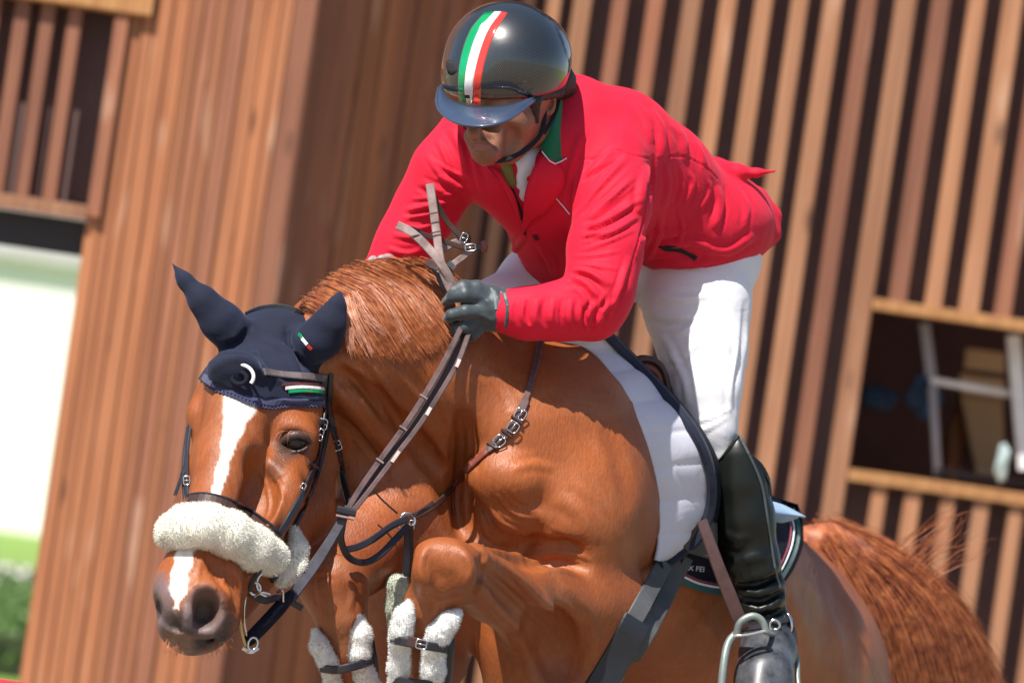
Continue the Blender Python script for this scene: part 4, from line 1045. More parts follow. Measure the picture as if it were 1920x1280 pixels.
v,f=patch('',[(1234,463),(1264,461),(1308,481)],[(1246,470),(1277,474),(1303,489)],SJ,None,None,.8,.5,nu=12,nv=5,ret=True); raw('pocket',W(v),f,M['blackcloth'],rider,True)
strap('button',[(1002,440),(1008,448)],9,M['darkedge'],rider,SJ,t=4)
# ---- head
Hd=Field(axis([(-0.12,0.13,0.0032)]),axis([(-0.16,0.26,0.0042)]),axis([(0.28,0.60,0.0032)]))
Hd.e(955,150,.04,88,.105,92,.03)
Hd.e(948,225,.015,62,.085,58,.03)
Hd.chain([(910,285,-.055,20),(950,278,.0,24),(990,250,.055,22),(1005,215,.075,20)],.03)
Hd.e(912,288,-.055,24,.03,19,.02)
Hd.chain([(893,222,-.078,8),(889,240,-.090,10),(886,252,-.098,11)],.012); Hd.e(899,255,-.078,9,.012,7,.008); Hd.e(880,255,-.066,7,.012,7,.008)
Hd.e(940,244,-.035,22,.026,18,.03); Hd.e(890,246,-.035,12,.03,16,.03)
Hd.e(925,226,-.052,17,.014,9,.012,op='sub'); Hd.e(884,222,-.055,8,.014,8,.01,op='sub')
Hd.chain([(905,217,-.078,8),(925,213,-.076,8),(945,218,-.060,8)],.012)
Hd.e(905,270,-.066,26,.022,15,.02)
Hd.fold([(886,273),(900,276),(925,274)],2.6,.0,.004,op='sub')
Hd.fold([(888,269),(898,268),(922,271)],4,.3,.006); Hd.fold([(890,280),(902,282),(918,279)],4.5,.35,.006)
Hd.fold([(905,252),(922,262),(932,278)],4,.1,.01,op='sub')
Hd.fold([(952,240),(965,262),(955,280)],7,.1,.02,op='sub')
Hd.chain([(1000,230,.10,46),(1035,240,.15,50),(1060,250,.2,52)],.03)   # neck
ed_=Hd.depth(1030,200,.08); Hd.e(1031,198,ed_-.004,12,.010,22,.006,rot=-14); Hd.fold([(1024,212),(1024,190),(1033,180),(1041,186),(1040,200)],3,.5,.004); Hd.e(1031,198,ed_-.014,5,.008,11,.004,rot=-14,op='sub')
o,KV,KF=build(Hd,'head',M['skin'],rider,.0006,40); SK=Surf((KV,KF))
patch('lips',[(887,271),(900,269),(924,272)],[(889,281),(902,284),(922,278)],SK,M['lips'],rider,.5,.3,nu=10,nv=6)
for x,y,d in ((922,228,-.048),(885,224,-.05)):
    v,f=sphere(P(x,y,d),.0115); raw('eye',W(v),f,M['whitecloth'],rider,True)
    v,f=sphere(P(x-2,y+1,d-.0065),.0062); raw('iris',W(v),f,M['eye'],rider,True)
# hair at the temple and nape
hh=Field(axis([(-0.02,0.13,0.0035)]),axis([(-0.06,0.22,0.005)]),axis([(0.36,0.60,0.0035)]))
hd_=lambda x,y:SK.d(x,y,.03); hh.chain([(985,182,hd_(985,186)+.004,11),(1000,188,hd_(1000,190)+.004,13),(1003,205,hd_(1003,205)+.002,9),(1006,228,hd_(1006,228)+.001,5)],.01); hh.chain([(1010,178,hd_(1010,182)+.004,12),(1045,172,hd_(1040,180)+.01,14)],.01); hh.e(1040,150,.12,38,.06,40,.03); hh.chain([(1046,160,.12,24),(1060,175,.14,20)],.02)
build(hh,'hair',M['hair'],rider,.002,90)
# ---- helmet
M['helmet'],nt,b=new_mat('glossy_carbon_shell')
tc=nt.nodes.new('ShaderNodeTexCoord'); 
def wv(dirs,scale):
    mp=nt.nodes.new('ShaderNodeMapping'); mp.inputs['Rotation'].default_value=dirs; nt.links.new(tc.outputs['Object'],mp.inputs[0])
    w=nt.nodes.new('ShaderNodeTexWave'); w.inputs['Scale'].default_value=scale; nt.links.new(mp.outputs[0],w.inputs['Vector']); return w.outputs[0]
mu=nt.nodes.new('ShaderNodeMath'); mu.operation='MULTIPLY'; nt.links.new(wv((0,R_(38),0),95),mu.inputs[0]); nt.links.new(wv((0,R_(-28),0),78),mu.inputs[1])
nt.links.new(ramp(nt,mu.outputs[0],[(0.2,(0.004,0.006,0.010)),(0.85,(0.050,0.058,0.056))]),b.inputs['Base Color'])
b.inputs['Roughness'].default_value=0.35; b.inputs['Coat Weight'].default_value=1.0; b.inputs['Coat Roughness'].default_value=0.035; b.inputs['Specular IOR Level'].default_value=0.6
M['brim']=simple('navy_satin_brim',(0.038,0.058,0.105),(0.028,0.044,0.085),10,0.34,0.05,coat=0.3)
hm=empty('helmet',tuple(W(P(950,200,.04)[None])[0]-np.array(rider.location))); hm.parent=rider; hm['label']='glossy dark riding helmet with green white and red stripes'
E=Field(axis([(-0.16,0.13,0.0032)]),axis([(-0.18,0.28,0.0042)]),axis([(0.40,0.68,0.0032)]))
E.e(950,118,.045,119,.142,117,.02,rot=-8)
E.e(890,150,-.01,56,.08,50,.04); E.e(1015,100,.10,52,.09,60,.03)
A=P(836,176,-.02);Bq=P(905,199,-.11);Cq=P(1068,146,.10); nrm=np.cross(Bq-A,Cq-A);nrm/=np.linalg.norm(nrm); 
if nrm[2]>0: nrm=-nrm
E.plane(lambda X,Y,Z:(X-A[0])*nrm[0]+(Y-A[1])*nrm[1]+(Z-A[2])*nrm[2],.004)
E.fold([(1030,30),(1050,70),(1064,110)],3,.3,.006)
V,Fc=E.mesh(); V=smooth_mesh(V,Fc,3,.5); raw('shell',W(V),Fc,M['helmet'],hm,True); SE=Surf((V,Fc)); del E
inner=[(829,160,.0),(836,178,-.045),(852,190,-.075),(885,199,-.105),(920,200,-.112),(960,195,-.098),(1000,181,-.05)]
outer=[(822,165,-.015),(819,196,-.100),(836,220,-.155),(870,234,-.195),(912,236,-.210),(955,224,-.185),(1003,188,-.06)]
mid=[((a[0]+b_[0])/2,(a[1]+b_[1])/2-4,(a[2]+b_[2])/2) for a,b_ in zip(inner,outer)]
sheet('brim',[inner,mid,outer],M['brim'],hm,.004,10,40)
tube_pts=[P(*q) for q in spline2(outer,np.linspace(0,1,40))]; v,f=tube(None,tube_pts,.0028,None,None,8); raw('brim_edge',W(v),f,M['brim'],hm,True)
tube_pts=[P(q[0],q[1]+1,q[2]-.001) for q in spline2(inner,np.linspace(0,1,40))]; v,f=tube(None,tube_pts,.0022,None,None,8); raw('brim_seam',W(v),f,M['blackcloth'],hm,True)
st_g=simple('green_stripe_paint',(0.0,0.30,0.10),None,10,0.15,0,coat=1.0); st_w=simple('white_stripe_paint',(0.82,0.82,0.84),None,10,0.15,0,coat=1.0); st_r=simple('red_stripe_paint',(0.66,0.035,0.02),None,10,0.15,0,coat=1.0)
L0=[(908,24),(880,60),(864,108),(859,155),(861,190)];L1=[(927,22),(897,58),(879,108),(871,155),(873,193)];L2=[(940,22),(916,56),(899,100),(888,150),(886,195)];L3=[(952,24),(930,58),(913,102),(903,150),(901,197)]
patch('green_stripe',L0,L1,SE,st_g,hm,.35,.1,nv=6); patch('white_stripe',L1,L2,SE,st_w,hm,.4,.1,nv=6); patch('red_stripe',L2,L3,SE,st_r,hm,.35,.1,nv=6)
def text_on(name,s,px,py,size,mat,parent,surf,rot=0,lift=1.0,depth=None,squash=1.0):
    cu=bpy.data.curves.new(name,'FONT'); cu.body=s; cu.size=1.0; cu.extrude=0.0; cu.align_x='CENTER'; cu.align_y='CENTER'
    ob=bpy.data.objects.new(name,cu); COL.objects.link(ob); dg=bpy.context.evaluated_depsgraph_get(); dg.update()
    me=bpy.data.meshes.new_from_object(ob.evaluated_get(dg)); vv=np.array([tuple(v.co) for v in me.vertices]); ff=[tuple(p.vertices) for p in me.polygons]
    bpy.data.objects.remove(ob); bpy.data.curves.remove(cu); bpy.data.meshes.remove(me)
    c,s2=math.cos(R_(rot)),math.sin(R_(rot)); out=[]
    for x,y,_ in vv:
        x*=size*squash; y*=size; X_=px+x*c+y*s2; Y_=py+x*s2-y*c
        dd=depth
        if dd is None:
            h,_n=surf.hit(X_,Y_); dd=h[1] if h is not None else surf.d(px,py,0)
        out.append(P(X_,Y_,dd-RR(lift)))
    return raw(name,W(np.array(out)),ff,mat,parent)
text_on('stripe_lettering','KEP',879,182,8,M['blackcloth'],hm,SE,lift=1.2)
patch('side_vent',[(836,118),(842,112),(856,116)],[(840,138),(848,142),(858,134)],SE,M['blackcloth'],hm,.4,.2,nv=4)
# chin strap and ear harness
SKE=Surf((KV,KF)); 
strap('chin_strap',[(1018,180,.025),(1021,215,.02),(1015,250,.015),(990,278,-.015),(958,297,-.035),(945,300,-.045)],9,M['blackcloth'],hm,t=4)
strap('chin_strap',[(1048,185,.10),(1040,215,.06),(1020,250,.018)],8,M['blackcloth'],hm,t=4)
strap('chin_strap',[(905,300,-.07),(935,303,-.055),(960,296,-.035)],7,M['blackcloth'],hm,t=4)
# ---- left glove closed on the reins
G=Field(axis([(-0.17,0.02,0.0028)]),axis([(-0.12,0.06,0.0034)]),axis([(-0.02,0.14,0.0028)]))
G.e(908,578,-.040,42,.030,40,.02); G.chain([(905,575,-.04,36),(945,582,-.042,36),(958,584,-.042,37)],.02)
G.chain([(905,556,-.060,16),(872,553,-.078,13.5),(848,556,-.072,12),(838,566,-.052,10.5)],.003)
G.chain([(905,582,-.062,15),(872,585,-.080,13.5),(846,591,-.074,12),(836,600,-.050,10.5)],.003)
G.chain([(892,598,-.056,14.5),(872,612,-.070,12),(856,616,-.062,11),(850,620,-.044,9.5)],.003)
G.chain([(898,614,-.048,13),(886,628,-.056,11),(874,632,-.050,10),(868,630,-.038,9)],.003)
G.chain([(925,552,-.045,17),(895,540,-.062,14),(868,538,-.070,12.5),(850,545,-.072,11)],.008)
G.fold([(928,545),(934,580),(926,612)],3,.3,.006); G.fold([(950,548),(955,580),(948,614)],3.5,.5,.006); G.fold([(905,556),(915,566),(922,582)],2.4,.3,.005); G.fold([(900,590),(912,592),(922,600)],2.4,.3,.005)
G.fold([(938,548),(943,580),(937,615)],2.5,.0,.005,op='sub')
o,GV,GF=build(G,'left_glove',M['glove'],rider,.0008,60); o['label']='slate grey riding glove gripping the reins'
strap('glove_cuff',[(946,552),(952,580),(948,618)],8,M['glove'],rider,Surf((GV,GF)),t=5,lift=2.5)
strap('glove_strap',[(921,540),(928,560),(930,580)],5,simple('glove_seam',(0.14,0.18,0.19),None,20,0.6),rider,Surf((GV,GF)),t=1.5,lift=.4)
# ---- right glove, behind the mane
G=Field(axis([(-0.30,-0.14,0.0034)]),axis([(0.08,0.28,0.005)]),axis([(0.06,0.20,0.0034)]))
G.e(722,508,.18,30,.028,28,.02)
for x,y in ((700,492),(696,502),(696,512),(698,520)): G.chain([(718,y+4,.17,12),(x,y-2,.16,10),(x-10,y+6,.14,9)],.006)
G.chain([(735,500,.17,13),(728,488,.14,11),(715,486,.12,9)],.008)
o,_,_=build(G,'right_glove',M['greyglove'],rider); o['label']='pale grey riding glove behind the mane'
# ---- left boot
K=Field(axis([(0.30,0.58,0.004)]),axis([(0.05,0.60,0.006)]),axis([(-0.86,-0.12,0.004)]))
K.chain([(1384,852,.33,36),(1386,900,.34,48),(1396,970,.35,52),(1410,1050,.36,47),(1424,1110,.38,42),(1434,1160,.39,39)],.03)
K.chain([(1436,1180,.39,42),(1440,1220,.33,48),(1432,1270,.26,50),(1424,1320,.22,44),(1418,1360,.2,34)],.03); K.e(1450,1230,.40,44,.05,44,.03)
hemx=np.array([1300,1345,1385,1405,1450,1520.]);hemy=np.array([905,872,812,850,905,950.])
X=K.x[:,None,None];Y=K.y[None,:,None];Z=K.z[None,None,:]; s_=(D+Y)/D*0.001; pxg=X/s_+960; pyg=640-Z/s_
K.chain([(1380,812,.33,22),(1384,850,.33,38)],.03)
K.F=np.maximum(K.F,((np.interp(pxg,hemx,hemy)-pyg)*0.0008).astype(np.float32))
for pts,r,h in [([(1380,1085),(1420,1078),(1458,1060)],6,.35),([(1388,1105),(1425,1110),(1468,1092)],7,.4),([(1394,1135),(1430,1140),(1470,1120)],7,.4),([(1352,990),(1380,1010),(1400,1005)],5,.25),([(1372,1060),(1400,1048),(1440,1040)],5,.3),([(1400,1170),(1435,1176),(1470,1160)],6,.3)]: K.fold(pts,r,h,.012)
for pts in [[(1384,1096),(1422,1094),(1462,1076)],[(1390,1120),(1428,1126),(1468,1106)],[(1398,1152),(1435,1158),(1470,1142)]]: K.fold(pts,5,.1,.01,op='sub')
def bcol(V,n): 
    px_,py_=PX(V); t=sstep(1150,1230,py_+25*vnoise(V,14,3)); c=np.tile([.0,.0,.0],(len(V),1)); return c+t[:,None]
m,nt,b=new_mat('riding_boot_leather'); at=nt.nodes.new('ShaderNodeAttribute'); at.attribute_name='Col'
dust=ramp(nt,noise(nt,20,5,0.65),[(0.35,(0.016,0.018,0.022)),(0.62,(0.09,0.095,0.11))]); blk=ramp(nt,noise(nt,7,3),[(0.3,(0.004,0.005,0.005)),(0.7,(0.010,0.013,0.011))])
nt.links.new(mixc(nt,at.outputs['Fac'],blk,dust),b.inputs['Base Color']); b.inputs['Roughness'].default_value=0.36; b.inputs['Specular IOR Level'].default_value=0.35
bump(nt,b,noise(nt,30,4),0.15,0.002); M['boot']=m
o,BoV,BoF=build(K,'left_boot',M['boot'],rider,.0008,30,colfn=bcol); o['label']='tall black leather riding boot with dusty foot'; del K; SBo=Surf((BoV,BoF))
bpath=[(1386,816),(1408,860),(1428,910),(1440,980),(1452,1060),(1462,1100)]
strap('boot_zip',bpath,6,simple('boot_piping',(0.07,0.08,0.085),None,30,0.5),rider,SBo,t=2.5,lift=1)
strap('boot_trim',[(1344,872),(1362,848),(1384,818)],7,M['boot'],rider,SBo,t=4,lift=1.5)
strap('boot_tab',[(1404,850),(1425,872),(1440,900),(1444,930)],10,M['boot'],rider,SBo,t=3,lift=2,taper=(.4,1,1,.3))
# spur strap with its round buckle
strap('spur_strap',[(1394,1178),(1425,1176),(1455,1168),(1478,1160)],12,M['blackcloth'],rider,SBo,t=4,lift=2)
v,f=ringv(P(1452,1171,SBo.d(1452,1171,.35)-.008),.0095,.003); raw('spur_buckle',W(v),f,M['silver'],rider,True)
v,f=ringv(P(1476,1172,.36),.022,.0035,nrm=(-.6,-.8,0),sx=.45,sz=1.0); raw('spur',W(v),f,M['silver'],rider,True)
strap('spur_strap',[(1482,1165,.36),(1490,1200,.35),(1478,1240,.30),(1440,1262,.24)],11,M['blackcloth'],rider,t=4)
# ------------------------------------------------------------------ tack
M['navy']=cloth('navy_bonnet_fabric',(0.010,0.014,0.034),(0.006,0.008,0.021),0.85,420,0.6,0.12,(0.5,0.6,1.0))
M['navyd']=cloth('dark_navy_fabric',(0.006,0.008,0.021),(0.004,0.005,0.014),0.9,800,0.2,0.0)
M['knit']=cloth('crocheted_navy_trim',(0.060,0.064,0.15),(0.028,0.030,0.08),0.9,260,0.9,0.2)
M['blk']=simple('black_bridle_leather',(0.022,0.022,0.030),(0.012,0.012,0.017),30,0.34,0.2,0.0008,120)
M['brn']=simple('dark_brown_leather',(0.060,0.028,0.022),(0.032,0.016,0.014),30,0.40,0.25,0.0008,120)
M['rein']=simple('mauve_brown_leather',(0.115,0.066,0.064),(0.036,0.019,0.019),34,0.55,0.5,0.001,120)
M['reinpale']=simple('sweat_pale_leather',(0.30,0.22,0.21),(0.11,0.068,0.062),40,0.6,0.5,0.001,120)
M['redbrn']=simple('red_brown_leather',(0.17,0.038,0.028),(0.10,0.024,0.018),30,0.42,0.25,0.001,120)
M['greyst']=simple('grey_girth_webbing',(0.085,0.088,0.095),(0.050,0.053,0.058),14,0.62,0.4,0.001,160)
M['fleece']=simple('cream_fleece',(0.93,0.92,0.84),(0.84,0.84,0.73),60,0.95,0.8,0.004,90,sheen=0.3,sss=.6)
M['fleecew']=simple('white_fleece',(0.88,0.88,0.87),(0.76,0.78,0.76),60,0.95,0.8,0.004,90,sheen=0.3,sss=.6)
M['fleeceg']=simple('greenish_fleece',(0.50,0.54,0.44),(0.38,0.42,0.33),60,0.95,0.8,0.004,90,sheen=0.3,sss=.6)
M['padwhite']=cloth('white_quilted_lining',(0.57,0.58,0.67),(0.51,0.52,0.62),0.85,500,0.25,0.1)
M['bind']=cloth('navy_binding',(0.014,0.020,0.046),(0.008,0.012,0.028),0.85,300,0.5,0.15)
M['brass']=simple('brass',(0.55,0.42,0.20),None,20,0.3,0,metal=0.9)

def lay(rootpx,d): return W(P(rootpx[0],rootpx[1],d)[None])[0]
# ---- ear bonnet
bn=empty('ear_bonnet',lay((500,760),-.1),"navy ear bonnet with knitted trim on the horse's head",'ear bonnet')
f_=Field(axis([(-0.66,-0.29,0.0036)]),axis([(-0.36,0.10,0.0048)]),axis([(-0.17,0.18,0.0036)]))
head_prims(f_,.0075)
f_.e(438,690,-.265,50,.035,34,.03); f_.e(515,655,-.06,84,.08,72,.04)                      # forelock bundled under the cloth
bx_=np.array([330,380,420,460,505,552,612,660.]);by_=np.array([700,714,724,742,750,753,752,750.])
X=f_.x[:,None,None];Y=f_.y[None,:,None];Z=f_.z[None,None,:]; s_=(D+Y)/D*0.001; pxg=X/s_+960; pyg=640-Z/s_
cut=(pyg-np.interp(pxg,bx_,by_))*0.001; cut=np.maximum(cut,(pxg-614-0.15*(700-pyg))*0.001); cut=np.maximum(cut,Y-.02); f_.F=np.maximum(f_.F,cut.astype(np.float32))
f_.chain([(442,630,-.13,40),(414,602,-.14,36),(380,564,-.145,25),(347,526,-.14,12),(323,494,-.13,3)],.02,sy=.75)
f_.chain([(580,648,-.14,40),(600,634,-.17,38),(618,604,-.18,29),(632,572,-.18,15),(639,545,-.17,3)],.018,sy=.75)
f_.fold([(455,600),(440,628),(405,640)],4,.3,.008); f_.fold([(470,612),(450,640),(420,655)],4,.2,.01,op='sub')
f_.fold([(548,625),(556,655),(590,680)],4,.3,.008); f_.fold([(538,615),(545,660),(575,690)],4,.15,.01,op='sub')
f_.fold([(400,690),(440,672),(480,690),(500,715)],5,.4,.01); f_.fold([(395,670),(430,662),(460,665)],4,.1,.008,op='sub')
f_.fold([(500,640),(540,665),(560,700)],4,.2,.015); f_.fold([(470,650),(490,690),(530,720)],4,.25,.012)
V,Fc=f_.mesh(); V=smooth_mesh(V,Fc,2,.5); V=V+normals(V,Fc)*(0.0012*vnoise(V,40,8))[:,None]
raw('bonnet_cloth',W(V),Fc,M['navy'],bn,True); SBn=Surf((V,Fc),(HV,HF)); SBo2=Surf((V,Fc)); del f_
strap('knitted_trim',[(384,708),(402,720),(440,735),(470,748),(505,755),(530,752),(560,752),(604,754)],15,M['knit'],bn,SBn,t=6,lift=2.5)
# scalloped edge of little loops
sc=spline2([(386,716),(402,728),(440,743),(470,756),(505,763),(530,760),(560,759),(604,760)],np.linspace(0,1,34))
pts_,nn2=strap_pts([tuple(q) for q in sc],SBn,3,34)
prt=[ringv(p,.0042,.0018,nrm=n,seg=10,tseg=5) for p,n in zip(pts_,nn2)]
v,f=join(prt); raw('crocheted_edge',W(v),f,M['knit'],bn,True,kind='stuff')
p0,_n=SBn.hit(452,704); v,f=ringv(P(452,704,(SBn.d(452,704,-.3))-.003),.023,.0035,nrm=(-.2,-1,.15),sx=1.05,sz=.85,rot=-20,a0=-20,a1=200,seg=24); raw('crescent_emblem',W(v),f,M['silver'] if False else M['whitecloth'],bn,True)
v,f=ringv(P(449,709,SBn.d(449,709,-.3)-.002),.0135,.0045,nrm=(-.2,-1,.15),sx=1.0,sz=.8,seg=20); raw('emblem_centre',W(v),f,M['navyd'],bn,True)
for nm,pp,mt in [('ear_stripe',[(560,626),(566,632)],st_g),('ear_stripe',[(566,634),(576,646)],M['whitecloth']),('ear_stripe',[(577,648),(584,655)],st_r)]:
    strap(nm,pp,7,mt,bn,SBo2,t=1.2,lift=.5)
# ---- bridle
br=empty('bridle',lay((560,900),-.2),'dark leather bridle with cream fleece noseband on the horse','bridle')
S2=SBn
strap('headpiece',[(462,592,-.075),(490,580,-.085),(525,577,-.09),(560,588,-.10),(590,625,-.06),(606,690,-.10)],15,M['blk'],br,t=5)
strap('browband',[(494,697),(530,703),(570,706),(612,709)],14,simple('taupe_leather',(0.17,0.14,0.14),(0.09,0.075,0.08),30,0.5),br,S2,t=4,lift=2.5)
strap('browband_stripe',[(528,721),(560,720),(606,722)],5,M['redbrn'],br,S2,t=2.5,lift=2.5)
strap('browband_stripe',[(534,728),(565,726),(606,729)],6,M['whitecloth'],br,S2,t=2.5,lift=2.5)
strap('browband_stripe',[(540,735),(570,733),(606,736)],6,st_g,br,S2,t=2.5,lift=2.3)
strap('cheekpiece',[(607,705),(608,760),(600,830),(585,880),(558,940),(528,990),(508,1018)],15,M['blk'],br,S2,t=5,lift=3)
strap('cheekpiece',[(620,700),(617,760),(606,830),(592,890),(568,950),(545,1000),(530,1060),(505,1088)],9,M['blk'],br,S2,t=5,lift=5)
strap('cheek_keeper',[(596,790),(612,793)],9,M['blk'],br,S2,t=7,lift=4); strap('cheek_keeper',[(574,870),(592,878)],7,M['blk'],br,S2,t=7,lift=5)
def buckle(px,py,w,h,rot,surf,parent,mat=None,lift=6,depth=None):
    d=surf.d(px,py,0)-RR(lift) if depth is None else depth
    v,f=ringv(P(px,py,d),.001,.0011,nrm=(0,-1,.02))   # replaced below by a rectangular frame
    c,s=math.cos(R_(rot)),math.sin(R_(rot)); pts=[]
    for a in np.linspace(0,2*math.pi,25):
        x=w/2*np.sign(math.cos(a))*abs(math.cos(a))**.5; y=h/2*np.sign(math.sin(a))*abs(math.sin(a))**.5
        pts.append(P(px+x*c-y*s,py+x*s+y*c,d))
    v,f=tube(None,pts,.0013,None,None,6); v2,f2=tube(None,[P(px-w/2*c,py-w/2*s,d),P(px+w/2*c,py+w/2*s,d-.001)],.0011,None,None,6)
    v,f=join([(v,f),(v2,f2)]); return raw('buckle',W(v),f,mat or M['silver'],parent,True)
buckle(605,795,17,20,10,S2,br); buckle(601,815,9,22,15,S2,br); buckle(567,915,9,20,25,S2,br)
strap('throat_strap',[(616,765),(622,800),(632,840),(642,885),(650,925),(655,955)],12,M['blk'],br,S2,t=4,lift=4)
buckle(632,835,15,18,-20,S2,br)
# far side, seen past the outline of the face
strap('cheekpiece',[(357,790,-.20),(351,840,-.25),(350,890,-.31),(352,945,-.37)],10,M['blk'],br,t=6,nrm=(-.6,-.8,0))
strap('cheekpiece',[(352,800,-.18),(345,850,-.23),(343,900,-.28),(346,945,-.33)],6,M['blk'],br,t=5,nrm=(-.6,-.8,0))
strap('strap_end',[(346,872,-.28),(338,900,-.30),(328,928,-.31)],8,M['blk'],br,t=2.5,nrm=(-.6,-.8,0)); buckle(350,900,12,16,0,S2,br,depth=-.335)
# noseband leather and its fleece roll
strap('noseband',[(356,940),(385,938),(420,948),(455,965),(488,988),(516,1012)],24,M['brn'],br,SH,t=7,lift=4)
strap('noseband_edge',[(356,932),(385,929),(424,938),(460,955),(494,978),(520,1000)],5,M['blk'],br,SH,t=9,lift=5)
def fleece(name,chains,mat,parent,n=5200,L=.0075,seed=1,disp=.0035,ext=None,spread=.45,w=1.0,res=.004):
    L*=.58; spread*=.6; n=int(n*1.8); disp*=.4; w*=.8; allp=np.array([P(*q[:3]) for c in chains for q in c]); r=max(RR(q[3]) for c in chains for q in c)+.03
    lo=allp.min(0)-r;hi=allp.max(0)+r
    g=Field(axis([(lo[0],hi[0],res)]),axis([(lo[1],hi[1],res)]),axis([(lo[2],hi[2],res)]))
    for c in chains: g.chain(c,.012)
    V,Fc=g.mesh(); V=smooth_mesh(V,Fc,1,.4); nn=normals(V,Fc)
    V=V+nn*(disp*vnoise(V,70,seed)+disp*.6*vnoise(V,140,seed+1))[:,None]; nn=normals(V,Fc)
    rg=np.random.default_rng(seed); n=min(n,len(V)*3); ii=rg.integers(0,len(V),n)
    v2,f2=fluff(V[ii]-nn[ii]*.001,nn[ii],L,1,w,spread,seed)
    VV=np.concatenate([V,v2]); FF=np.concatenate([Fc,f2+len(V)]); return raw(name,W(VV),FF,mat,parent,True)
nf=[[(326,998,-.445,36),(352,986,-.475,40),(388,985,-.48,40),(430,1000,-.465,41),(472,1026,-.43,41),(508,1044,-.385,34)]]
fleece('noseband_fleece',nf,M['fleece'],br,16000,.0085,3,.003)
fleece('noseband_fleece',[[(552,996,-.26,11),(558,1030,-.27,19),(552,1064,-.28,22),(530,1086,-.29,16)]],M['fleece'],br,5000,.0075,4,.003)
# hackamore: rings, shank, curb
bd=-.40
v,f=join([ringv(P(503,1094,bd),.022,.0028,nrm=(.3,-1,0),a0=40,a1=260),ringv(P(478,1103,bd-.01),.011,.0026,nrm=(.5,-1,0))]); raw('bit_ring',W(v),f,M['silver'],br,True)
tube('shank',[P(*q) for q in spline2([(466,1078,-.42),(455,1110,-.43),(450,1150,-.43),(454,1185,-.42),(462,1214,-.41)],np.linspace(0,1,24))],.0026,M['brass'],br)
tube('shank',[P(*q) for q in spline2([(474,1082,-.41),(461,1120,-.415),(458,1160,-.415),(464,1195,-.40)],np.linspace(0,1,24))],.0016,M['silver'],br)
v,f=ringv(P(474,1206,-.41),.0115,.0022,nrm=(.3,-1,0),sx=.75,rot=-20); raw('shank_ring',W(v),f,M['silver'],br,True)
strap('shank_base',[(455,1214,-.415),(470,1222,-.41),(484,1214,-.405)],7,M['silver'],br,t=4)
tube('curb_strap',[P(*q) for q in spline2([(462,1206,-.40),(478,1188,-.39),(505,1160,-.375),(530,1132,-.36),(548,1110,-.35)],np.linspace(0,1,20))],np.array([.008,.011,.012,.013,.0125]+[.013]*10+[.0125,.012,.011,.009,.007]),M['navyd'],br,10)
for q in [(488,1176,520,1160),(500,1165,528,1146),(512,1150,540,1132)]:
    strap('curb_stitching',[(q[0],q[1],-.395),(q[2]-8,q[3],-.39)],4,M['bind'],br,t=2)
tube('curb_hook',[P(*q) for q in spline2([(476,1118,-.41),(492,1110,-.42),(508,1114,-.41)],np.linspace(0,1,10))],.0022,M['silver'],br)
tube('curb_hook',[P(*q) for q in spline2([(520,1110,-.38),(530,1107,-.39),(531,1128,-.385)],np.linspace(0,1,12))],.0022,M['silver'],br)
strap('curb_strap_end',[(470,1112,-.40),(495,1126,-.39),(520,1120,-.37),(545,1128,-.35),(566,1140,-.34)],12,M['blk'],br,t=5)
strap('hackamore_cheek',[(498,1030,-.44),(492,1060,-.435),(476,1085,-.425),(468,1108,-.42)],9,M['blk'],br,t=5)
# ---- reins
rn=empty('reins',lay((760,800),-.2),"pair of mauve brown leather reins running from the glove to the horse's mouth",'reins')
strap('rein',[(866,612,-.075),(836,672,-.11),(800,735,-.14),(760,797,-.17),(716,858,-.20),(676,915,-.23),(652,955,-.25)],11,M['rein'],rn,t=4.5,n=60)
strap('rein',[(880,622,-.07),(858,680,-.10),(822,742,-.135),(784,800,-.165),(738,860,-.20),(694,918,-.23),(660,960,-.25)],10,M['rein'],rn,t=4.5,n=60)
strap('rein',[(873,620,-.055),(848,676,-.09),(812,738,-.12),(772,800,-.15),(728,860,-.185),(684,918,-.215),(656,958,-.235)],14,M['brn'],rn,t=4,n=60)  # dark strip standing in for the darkness in the gap between the reins
strap('rein',[(654,950,-.25),(636,985,-.26),(612,1025,-.27),(590,1058,-.28),(560,1100,-.31),(545,1122,-.33)],20,simple('worn_grey_leather',(0.070,0.066,0.084),(0.030,0.028,0.038),30,0.5,0.4,0.001,100),rn,t=6,taper=(.75,.9,1.1,1))
strap('rein_stop',[(632,954,-.262),(668,962,-.262)],14,M['blk'],rn,t=10); strap('rein_stop',[(630,966,-.266),(664,973,-.266)],5,M['reinpale'],rn,t=9)
for x,y,d in ((794,744,-.145),(756,803,-.175),(712,864,-.205)): strap('rein_stop_stitch',[(x-7,y-5,d-.003),(x+7,y+4,d-.003)],4,M['reinpale'],rn,t=3)
for x,y,d,dx,dy in ((735,866,-.208,14,-20),(800,778,-.163,8,-14),(856,688,-.11,6,-14)): strap('worn_mark',[(x,y,d),(x+dx,y+dy,d+.006)],7,simple('dried_sweat',(0.55,0.47,0.43),(0.38,0.30,0.27),60,0.8),rn,t=3)
